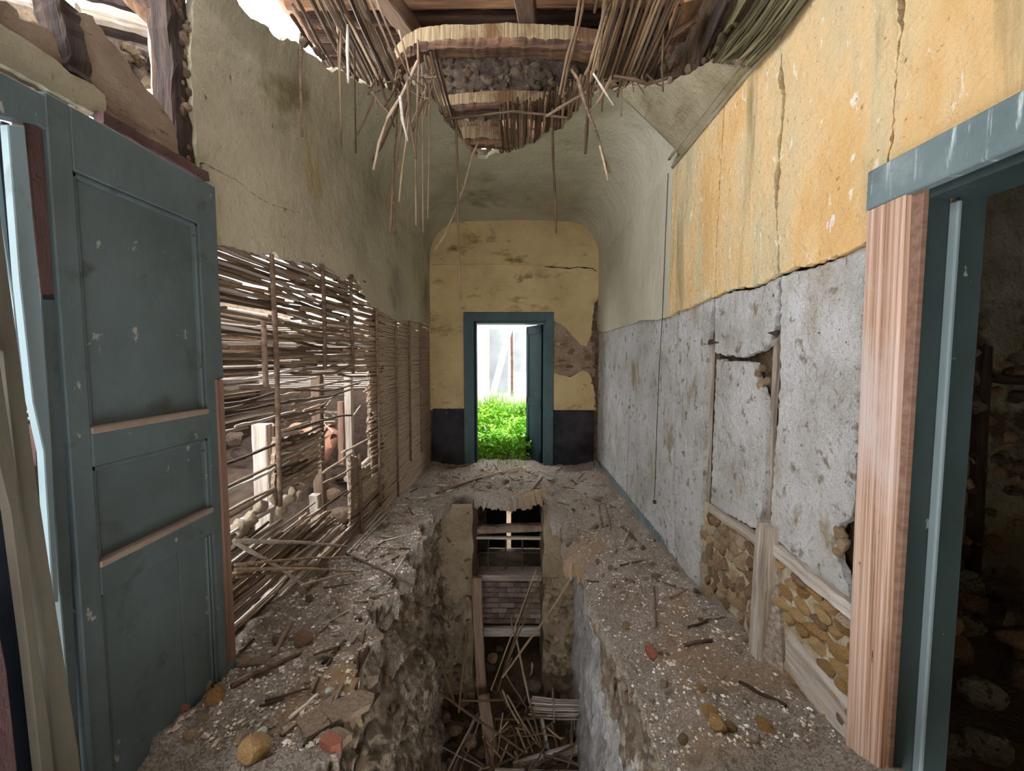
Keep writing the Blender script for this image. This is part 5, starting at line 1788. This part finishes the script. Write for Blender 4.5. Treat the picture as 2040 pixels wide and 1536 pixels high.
PC = [((1068, 1135, 4.3), (978, 1375, 3.9)), ((1060, 1160, 4.3), (990, 1380, 3.9)), ((1150, 1130, 4.0), (1000, 1350, 3.9)), ((1078, 1140, 4.25), (995, 1360, 3.95)),
      ((850, 1362, 3.6), (1045, 1498, 3.5)), ((920, 1396, 3.9), (1005, 1394, 3.9)), ((985, 1430, 3.9), (1090, 1428, 3.9)), ((1028, 1270, 4.1), (1055, 1400, 3.8)), ((1055, 1400, 3.8), (1100, 1545, 3.5)),
      ((1010, 1385, 3.9), (1070, 1480, 3.7)), ((1005, 1340, 4), (1050, 1410, 3.9)), ((952, 1420, 3.8), (900, 1540, 3.5)), ((957, 1425, 3.8), (915, 1540, 3.5)), ((948, 1425, 3.8), (890, 1540, 3.4)),
      ((1012, 1480, 3.6), (985, 1545, 3.5)), ((985, 1465, 3.7), (1020, 1445, 3.8)), ((1018, 1225, 4.2), (1024, 1268, 4.2)), ((872, 1290, 3.9), (905, 1400, 3.8)), ((930, 1240, 4.3), (915, 1420, 3.8)),
      ((1060, 1320, 4.2), (1050, 1370, 4.1)), ((1020, 1310, 4.2), (998, 1350, 4.0)), ((1002, 1420, 3.8), (990, 1500, 3.6)), ((1102, 1370, 3.95), (1103, 1440, 3.85)), ((730, 1505, 2.2), (780, 1540, 2.1)),
      ((1040, 1440, 3.8), (1062, 1500, 3.6)), ((1030, 1450, 3.8), (1050, 1500, 3.6)), ((1022, 1450, 3.8), (1036, 1510, 3.6)), ((1050, 1430, 3.8), (1078, 1490, 3.6)), ((1000, 1375, 3.9), (1035, 1440, 3.8))]
for k, (a, b) in enumerate(PC):
    tag(cane(at_y(*a), at_y(*b), R.uniform(.007, .011), R.choice((m_cane, m_canebrown, m_cane)), R.choice((0, 1))), 'loose cane fallen into the pit among the rubble', 'cane', 'loose canes in the pit')
for k in range(70):
    x, y = R.uniform(-.75, .55), R.uniform(3.2, 4.3)
    a = R.uniform(0, 6.28)
    L_ = R.uniform(.15, .5)
    z = ZC + .12 + R.uniform(0, .22)
    tag(cane((x - math.cos(a) * L_ / 2, y - math.sin(a) * L_ / 2, z + R.uniform(-.06, .06)), (x + math.cos(a) * L_ / 2, y + math.sin(a) * L_ / 2, z + R.uniform(-.06, .06)), R.uniform(.006, .01), R.choice((m_cane, m_canebrown, m_batten)), 0),
        'loose cane fallen into the pit among the rubble', 'cane', 'loose canes in the pit')
for k in range(90):
    x, y = R.uniform(-.8, .6), R.uniform(3.1, 4.8)
    z = ZC + .05 + .1 * R.random() + (max(0, y - 4.2) * .55)
    s = R.uniform(.03, .10)
    tag(rock('pit_rubble', (x, y, z), (s, s * .8, s * .6), R.choice((m_mud, m_loft, m_stone, m_brickpit))), 'stone or tile lump in the rubble at the bottom of the pit', 'rubble', 'rubble at the bottom of the pit')
tag(rock('pit_boulder', at_y(1064, 1362, 4.1), (.10, .09, .075), m_loft), 'dark rounded boulder against the ochre-side pier in the pit', 'stone')

# ------------------------------------------------------------ ruined room behind the lath
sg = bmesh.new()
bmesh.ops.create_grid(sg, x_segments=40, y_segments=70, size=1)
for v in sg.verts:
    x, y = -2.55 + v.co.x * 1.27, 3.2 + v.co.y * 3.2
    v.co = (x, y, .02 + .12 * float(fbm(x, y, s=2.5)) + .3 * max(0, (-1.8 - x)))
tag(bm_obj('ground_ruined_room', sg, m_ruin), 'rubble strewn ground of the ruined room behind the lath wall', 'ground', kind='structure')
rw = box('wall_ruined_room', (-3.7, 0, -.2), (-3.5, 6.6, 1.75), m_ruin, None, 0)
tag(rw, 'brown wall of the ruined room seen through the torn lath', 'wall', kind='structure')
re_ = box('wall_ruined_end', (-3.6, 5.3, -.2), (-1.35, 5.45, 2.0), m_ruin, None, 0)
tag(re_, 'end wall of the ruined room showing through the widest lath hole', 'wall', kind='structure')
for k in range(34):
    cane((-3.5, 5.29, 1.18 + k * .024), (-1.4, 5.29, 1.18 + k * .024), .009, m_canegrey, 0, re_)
lathr = empty('lath_screen', (-3.35, 3, 1.0))
tag(lathr, 'sunlit lath screen at the back of the ruined room', 'lath screen')
for k in range(24):
    cane((0, -2.3, .1 + k * .045), (0, 3.2, .1 + k * .045), .013, m_batten if k % 3 == 0 else m_canegrey, 0, lathr)
beam('backing_board', (-.06, -2.2, .65), (-.06, 3.2, .65), .02, 1.15, m_mud, lathr, jit=0)
for lab, pa_, pb_, X, wd, mt in (('whitened post behind the lath wall, nearest the teal door', (522, 845), (536, 1015), -1.42, .085, m_greywood), ('dark post behind the second batten of the lath wall', (632, 742), (636, 1030), -1.40, .065, m_batten),
                                 ('tall whitened post in the widest hole of the lath', (693, 748), (694, 1070), -1.40, .055, m_greywood), ('thin whitened post at the far end of the lath hole', (738, 830), (742, 935), -1.42, .05, m_greywood),
                                 ('short whitened stump low in the lath hole', (628, 985), (632, 1070), -1.36, .06, m_greywood), ('red-brown board standing behind the tall whitened post', (680, 800), (682, 925), -1.6, .05, m_brownwood)):
    a, b = at_x(*pa_, X), at_x(*pb_, X)
    b.y = a.y
    b.z = min(b.z, .2) if 'board' not in lab and 'thin' not in lab else b.z
    tag(beam('lath_post', a, b, wd, wd * .9, mt, jit=.005), lab, 'post')
tag(beam('fallen_pole', at_x(468, 1052, -1.33), at_x(558, 1000, -1.30), .05, .05, m_greywood, jit=.004, round_=True), 'whitened pole lying low behind the lath next to the teal door', 'pole')
tag(beam('wall_plate', at_x(690, 955, -1.45), at_x(748, 905, -1.4), .05, .05, m_greywood, jit=.004, round_=True), 'short whitened pole end poking out by the far lath post', 'pole')
for k, (px, py, X) in enumerate(((660, 862, -1.95), (668, 880, -1.9), (650, 848, -2.1), (672, 855, -2.2))):
    o = inst('roof_tile', tile_me[k % 2], Matrix.Translation(at_x(px, py, X)) @ Euler((.4 * k, 2.8, 1.2 + .5 * k)).to_matrix().to_4x4() @ Matrix.Scale(1.2, 4))
    tag(o, 'fallen terracotta roof tile in the heap behind the lath hole', 'tile', 'tile heap in the ruined room')
for k in range(40):
    x, y = R.uniform(-3.2, -1.45), R.uniform(1.8, 5)
    s = R.uniform(.04, .13)
    tag(rock('ruin_stone', (x, y, .1 + R.uniform(0, .25) + .35 * max(0, -1.8 - x)), (s, s, s * .7), R.choice((m_ruin, m_loft, m_adobe, m_ruin))), 'stone in the heap inside the ruined room', 'stone', 'heap in the ruined room')
for k in range(18):
    a = at_x(R.uniform(640, 700), R.uniform(805, 850), -2.0)
    tag(cane(a, a + Vector((R.uniform(-.2, .2), R.uniform(-.3, .3), R.uniform(-.1, .15))), .008, m_canegrey, 0), 'cane fragment on the heap inside the ruined room', 'cane', 'cane bits in the ruined room')

# ------------------------------------------------------------ loose things on the broken floor
def on_floor(px, py, lift=0.0):
    p = at_floor(px, py)
    return Vector((p.x, p.y, fz(p.x, p.y) + lift))


SPREAD = [((467, 1078, -1.19), (690, 1106), .011, m_canegrey, 'thick pale cane reaching from the lath foot out to the ledge'), ((467, 1080, -1.19), (612, 1196), .008, m_canegrey, 'pale cane slanting down from the lath foot beside the thick one'),
          ((468, 1125, -1.17), (705, 1126), .007, m_cane, 'topmost of the level canes strewn before the lath'), ((468, 1134, -1.17), (722, 1148), .008, m_cane, 'second of the level canes strewn before the lath'),
          ((470, 1140, -1.16), (640, 1150), .007, m_canebrown, 'third of the level canes strewn before the lath'), ((472, 1150, -1.16), (600, 1166), .007, m_cane, 'lowest of the level canes strewn before the lath'),
          ((600, 1166, -1.02), (722, 1148), .006, m_cane, 'cane tip crossing the lowest level cane')]
for (a, b, r_, mt, lab) in SPREAD:
    p0 = at_x(a[0], a[1], a[2])
    p1 = on_floor(*b, .015)
    m1 = p0.lerp(p1, .5) + Vector((0, 0, .012))
    tag(tube('fallen_cane', [p0, m1, p1], r_, mt, r_ * .8, seed=R.randint(1, 99)), lab, 'cane')
STK = [((476, 1165), (552, 1286), .014, m_batten, 'thick stick leaning down by the edge of the teal door'), ((462, 1392), (600, 1300), .010, m_batten, 'thick stick on the ledge pointing at the ochre stone'), ((455, 1385), (530, 1343), .008, m_cane, 'thin stick beside the thick one near the ochre stone'),
       ((545, 1312), (582, 1246), .010, m_batten, 'stick lying before the rounded stone'), ((690, 1120), (830, 1176), .009, m_cane, 'cane lying across the middle of the ledge towards the pit'), ((775, 1165), (808, 1105), .007, m_canegrey, 'short cane crossing the ledge edge'),
       ((660, 1180), (682, 1222), .009, m_batten, 'short stick on the ledge below the level canes'), ((700, 1110), (775, 1030), .009, m_canegrey, 'first of the whitened canes along the foot of the lath'), ((706, 1112), (770, 1040), .008, m_canegrey, 'second of the whitened canes along the foot of the lath'),
       ((690, 1120), (755, 1050), .007, m_canegrey, 'third of the whitened canes along the foot of the lath'), ((610, 1200), (655, 1160), .010, m_batten, 'stick under the slanting pale cane'),
       ((870, 985), (960, 952), .014, m_cane, 'long stick across the landing before the far door'), ((898, 940), (900, 972), .010, m_cane, 'upright cane on the landing near the black dado'), ((985, 925), (1006, 962), .012, m_batten, 'dark stick pointing at the pit edge on the landing'),
       ((1055, 930), (1110, 955), .008, m_cane, 'cane on the landing towards the ochre wall'), ((940, 958), (1040, 935), .008, m_cane, 'thin cane crossing the landing'), ((890, 932), (935, 928), .012, m_batten, 'stick at the foot of the lath-side dado'),
       ((1060, 975), (1080, 952), .014, m_cane, 'short thick cane end on the landing'), ((1130, 1062), (1190, 1045), .022, m_batten, 'round log end at the pit edge on the ochre side'), ((1192, 1010), (1200, 1048), .010, m_batten, 'first of two sticks side by side near the ochre wall foot'),
       ((1206, 1008), (1216, 1052), .010, m_batten, 'second of two sticks side by side near the ochre wall foot'), ((1238, 1048), (1268, 1085), .012, m_batten, 'bent stick at the ochre wall foot'), ((1302, 1170), (1306, 1250), .006, m_batten, 'thin twig on the ochre-side ledge'),
       ((1362, 1282), (1418, 1284), .009, m_rustwood, 'red-brown stick lying level before the grey post'), ((1255, 1060), (1240, 1090), .01, m_cane, 'short cane beside the bent stick'), ((850, 1000), (905, 985), .008, m_cane, 'thin cane at the corner of landing and ledge'),
       ((1300, 1140), (1320, 1150), .006, m_cane, 'small straw on the ochre-side ledge'), ((760, 1090), (830, 1060), .007, m_canegrey, 'whitened cane near the pit edge of the ledge')]
for (a, b, r_, mt, lab) in STK:
    p0, p1 = on_floor(*a, r_), on_floor(*b, r_)
    tag(tube('stick', [p0, p0.lerp(p1, .5) + Vector((0, 0, .006)), p1], r_, mt, r_ * .85, seed=R.randint(1, 99), bumpk=.12), lab, 'stick')
STN = [((428, 1412), (.045, .04, .042), m_ochre, 'bright ochre stone at the foot of the teal door'), ((408, 1385), (.035, .03, .03), m_mud, 'grey stone tucked behind the bright ochre one'), ((603, 1276), (.05, .045, .03), m_stone, 'rounded brown stone on the ledge past the teal door'),
       ((505, 1500), (.055, .05, .04), m_ochre, 'large ochre lump at the bottom edge of the picture'), ((520, 1465), (.03, .02, .02), m_mint, 'greenish wedge of plaster near the large ochre lump'), ((656, 1368), (.02, .018, .016), m_mint, 'small greenish yellow chip near the pit edge'),
       ((622, 1318), (.02, .02, .014), m_mortarw, 'small pale chip by the rounded stone'), ((745, 1178), (.028, .02, .018), m_mint, 'pale greenish plaster piece near the pit edge'), ((365, 1440), (.03, .02, .02), m_redtile, 'reddish chip under the teal door'),
       ((1400, 1370), (.022, .02, .02), m_ochre, 'small ochre stone on the ochre-side ledge'), ((1428, 1455), (.04, .035, .03), m_ochre, 'brown lump on the ochre-side ledge'), ((1450, 1452), (.03, .03, .025), m_stone, 'second brown lump touching the first on the ledge'),
       ((1412, 1422), (.035, .03, .024), m_ochre, 'brown lump half buried nearer the wall'), ((1525, 1460), (.045, .04, .02), m_ochre, 'flat ochre lump by the pine casing'), ((1345, 1355), (.014, .012, .01), m_mint, 'white pebble near the pit on the ochre side'),
       ((1392, 1498), (.014, .012, .01), m_mortarw, 'white pebble low on the ochre-side ledge'), ((1437, 1528), (.012, .016, .01), m_mortarw, 'white pebble at the bottom edge near the brown lumps'), ((1010, 958), (.04, .03, .03), m_mud, 'clod beside the dark stick on the landing'),
       ((975, 968), (.05, .03, .025), m_mud, 'clod at the pit edge of the landing'), ((1255, 1100), (.03, .03, .02), m_mortarw, 'pale clod by the bent stick'), ((1275, 1195), (.02, .018, .012), m_mortarw, 'pale chip midway on the ochre-side ledge')]
for (a, s, mt, lab) in STN:
    tag(rock('loose_stone', on_floor(*a, s[2] * .5), s, mt, rot=(R.uniform(-.3, .3), R.uniform(-.3, .3), R.uniform(0, 6))), lab, 'stone')
TIL = [((1298, 1290), .042, .012, m_redtile, 'orange tile fragment on the ochre-side ledge'), ((1290, 1275), .03, .01, m_paletile, 'pale tile sliver under the orange fragment'), ((662, 1478), .045, .014, m_redtile, 'red tile corner jutting over the pit'),
       ((1095, 955), .06, .012, m_mint, 'pale green plaster shard on the landing'), ((882, 968), .07, .010, m_mint, 'pale green shard on the lath side of the landing'), ((895, 978), .06, .010, m_mint, 'second pale green shard nearer the pit'), ((862, 990), .075, .010, m_mint, 'largest pale green shard at the corner of the pit'),
       ((838, 1000), .06, .010, m_mint, 'pale shard next to the largest green one'), ((850, 975), .06, .012, m_paletile, 'dusty tile piece on the lath side of the landing'), ((800, 1030), .06, .012, m_paletile, 'dusty tile piece near the lath foot'),
       ((910, 955), .06, .012, m_paletile, 'dusty tile piece behind the green shards'), ((960, 975), .06, .012, m_paletile, 'tile piece at the edge of the landing')]
for (a, s, t, mt, lab) in TIL:
    tag(shard('tile_fragment', on_floor(*a, t), s, t, mt), lab, 'fragment')
# broken floor tiles along the jagged edge of the ledge: pieces of the floor itself
for k, p in enumerate(HL[1:-1]):
    px, py = HOLE_PX_L[k + 1]
    sx = .075 + .03 * R.random()
    o = shard('floor_tile', Vector((p.x - .062, p.y + .01, zL(p.y) - .026)), sx, .012, m_mud if k < 6 else m_paletile, floor, rot=(R.uniform(-.06, .06), R.uniform(-.02, .1), .785 + R.uniform(-.3, .3)))
# scattered countable pieces
rs = random.Random(99)


def scatter(n, left, far_=False):
    out = []
    while len(out) < n:
        if far_:
            x, y = rs.uniform(XL + .05, XR - .05), rs.uniform(4.65, 5.8)
        elif left:
            y = 1.25 + 3.2 * rs.random() ** 1.3
            x = rs.uniform(XL + .04, interp(y, [(p.y, p.x) for p in sorted(HL, key=lambda q: q.y)]) - .02)
        else:
            y = 1.35 + 3.2 * rs.random() ** 1.2
            x = rs.uniform(.5, XR - .02)
        if inside((x, y), HOLE):
            continue
        out.append((x, y))
    return out


for nm, n, left, fr_, lab, grp in (('plaster_chip', 85, True, False, 'broken plaster chip on the lath-side ledge', 'chips on the lath-side ledge'), ('plaster_chip', 70, False, False, 'broken plaster chip on the ochre-side ledge', 'chips on the ochre-side ledge'), ('plaster_chip', 90, False, True, 'flat plaster flake on the landing before the far door', 'flakes on the landing')):
    for (x, y) in scatter(n, left, fr_):
        s = rs.uniform(.012, .034) * (1.4 if fr_ else 1)
        if rs.random() < .6 or fr_:
            o = shard(nm, Vector((x, y, fz(x, y) + .006)), s, rs.uniform(.003, .007), rs.choice((m_paletile, m_mortarw, m_mud, m_paletile, m_mint if fr_ else m_mud)), rot=(rs.uniform(-.4, .4), rs.uniform(-.4, .4), rs.uniform(0, 6)))
        else:
            o = rock(nm, Vector((x, y, fz(x, y) + s * .3)), (s, s * .8, s * .6), rs.choice((m_mud, m_stone, m_mortarw, m_adobe)))
        tag(o, lab, 'plaster chip', grp)
for nm, n, left, fr_, lab, grp in (('cane_bit', 45, True, False, 'short broken cane in the debris of the lath-side ledge', 'cane bits on the lath-side ledge'), ('cane_bit', 16, False, False, 'short broken cane in the dust of the ochre-side ledge', 'cane bits on the ochre-side ledge'), ('cane_bit', 40, False, True, 'short broken cane on the landing', 'cane bits on the landing')):
    for (x, y) in scatter(n, left, fr_):
        a = rs.uniform(0, 3.14) if not left else rs.gauss(1.2, .5)
        L_ = rs.uniform(.05, .2)
        x2, y2 = x + math.cos(a) * L_, y + math.sin(a) * L_
        if inside((x2, y2), HOLE) or not XL < x2 < XR or y2 > YB - .02:
            continue
        tag(cane((x, y, fz(x, y) + .008), (x2, y2, fz(x2, y2) + .010), rs.uniform(.004, .008), rs.choice((m_cane, m_canegrey, m_batten)), 0), lab, 'cane', grp)

# fine rubble, far too much to count
def chips(n, pts, lo, hi, seed):
    q = np.random.RandomState(seed)
    base = np.array([(1, 0, 0), (-1, 0, 0), (0, 1, 0), (0, -1, 0), (0, 0, 1), (0, 0, -1)], float)
    tri = [(0, 2, 4), (2, 1, 4), (1, 3, 4), (3, 0, 4), (2, 0, 5), (1, 2, 5), (3, 1, 5), (0, 3, 5)]
    V, Fc = [], []
    zz = floor_height(np.array([p[0] for p in pts]), np.array([p[1] for p in pts]))
    for k, (x, y) in enumerate(pts):
        s = lo + (hi - lo) * q.rand() ** 3.5
        P = base * q.uniform(.5, 1.2, (6, 1)) * s * np.array([1, q.uniform(.6, 1), q.uniform(.35, .8)])
        a = q.rand() * 6.28
        c, sn = math.cos(a), math.sin(a)
        z = zz[k] + s * .2
        b = len(V)
        V += [(x + p[0] * c - p[1] * sn, y + p[0] * sn + p[1] * c, z + p[2]) for p in P]
        Fc += [tuple(i + b for i in t) for t in tri]
    return V, Fc


rs = random.Random(55)
pts = scatter(9000, True) + scatter(7500, False) + scatter(4000, False, True)
V, Fc = chips(len(pts), pts, .0018, .015, 5)
tag(obj('fine_rubble', V, Fc, m_gravel), 'fine plaster gravel and crumbs strewn over the broken floor', 'gravel', kind='stuff')

# ------------------------------------------------------------ bell cord down the ochre wall
pc = empty('pull_cord', at_x(1331, 345, XR - .006))
PO = pc.location.copy()
tag(pc, 'thin dark cord hanging down the ochre wall with a small weight at its end', 'cord')
tube('cord', [at_x(a, b, XR - .008) - PO for a, b in ((1331, 345), (1326, 460), (1320, 620), (1314, 720), (1309, 840), (1304, 992))], .0028, m_wire, parent=pc, bumpk=.02)
box('weight', at_x(1304, 1000, XR - .02) - PO - Vector((.012, .014, .014)), at_x(1304, 1000, XR - .02) - PO + Vector((.012, .014, .014)), m_iron, pc, .004)
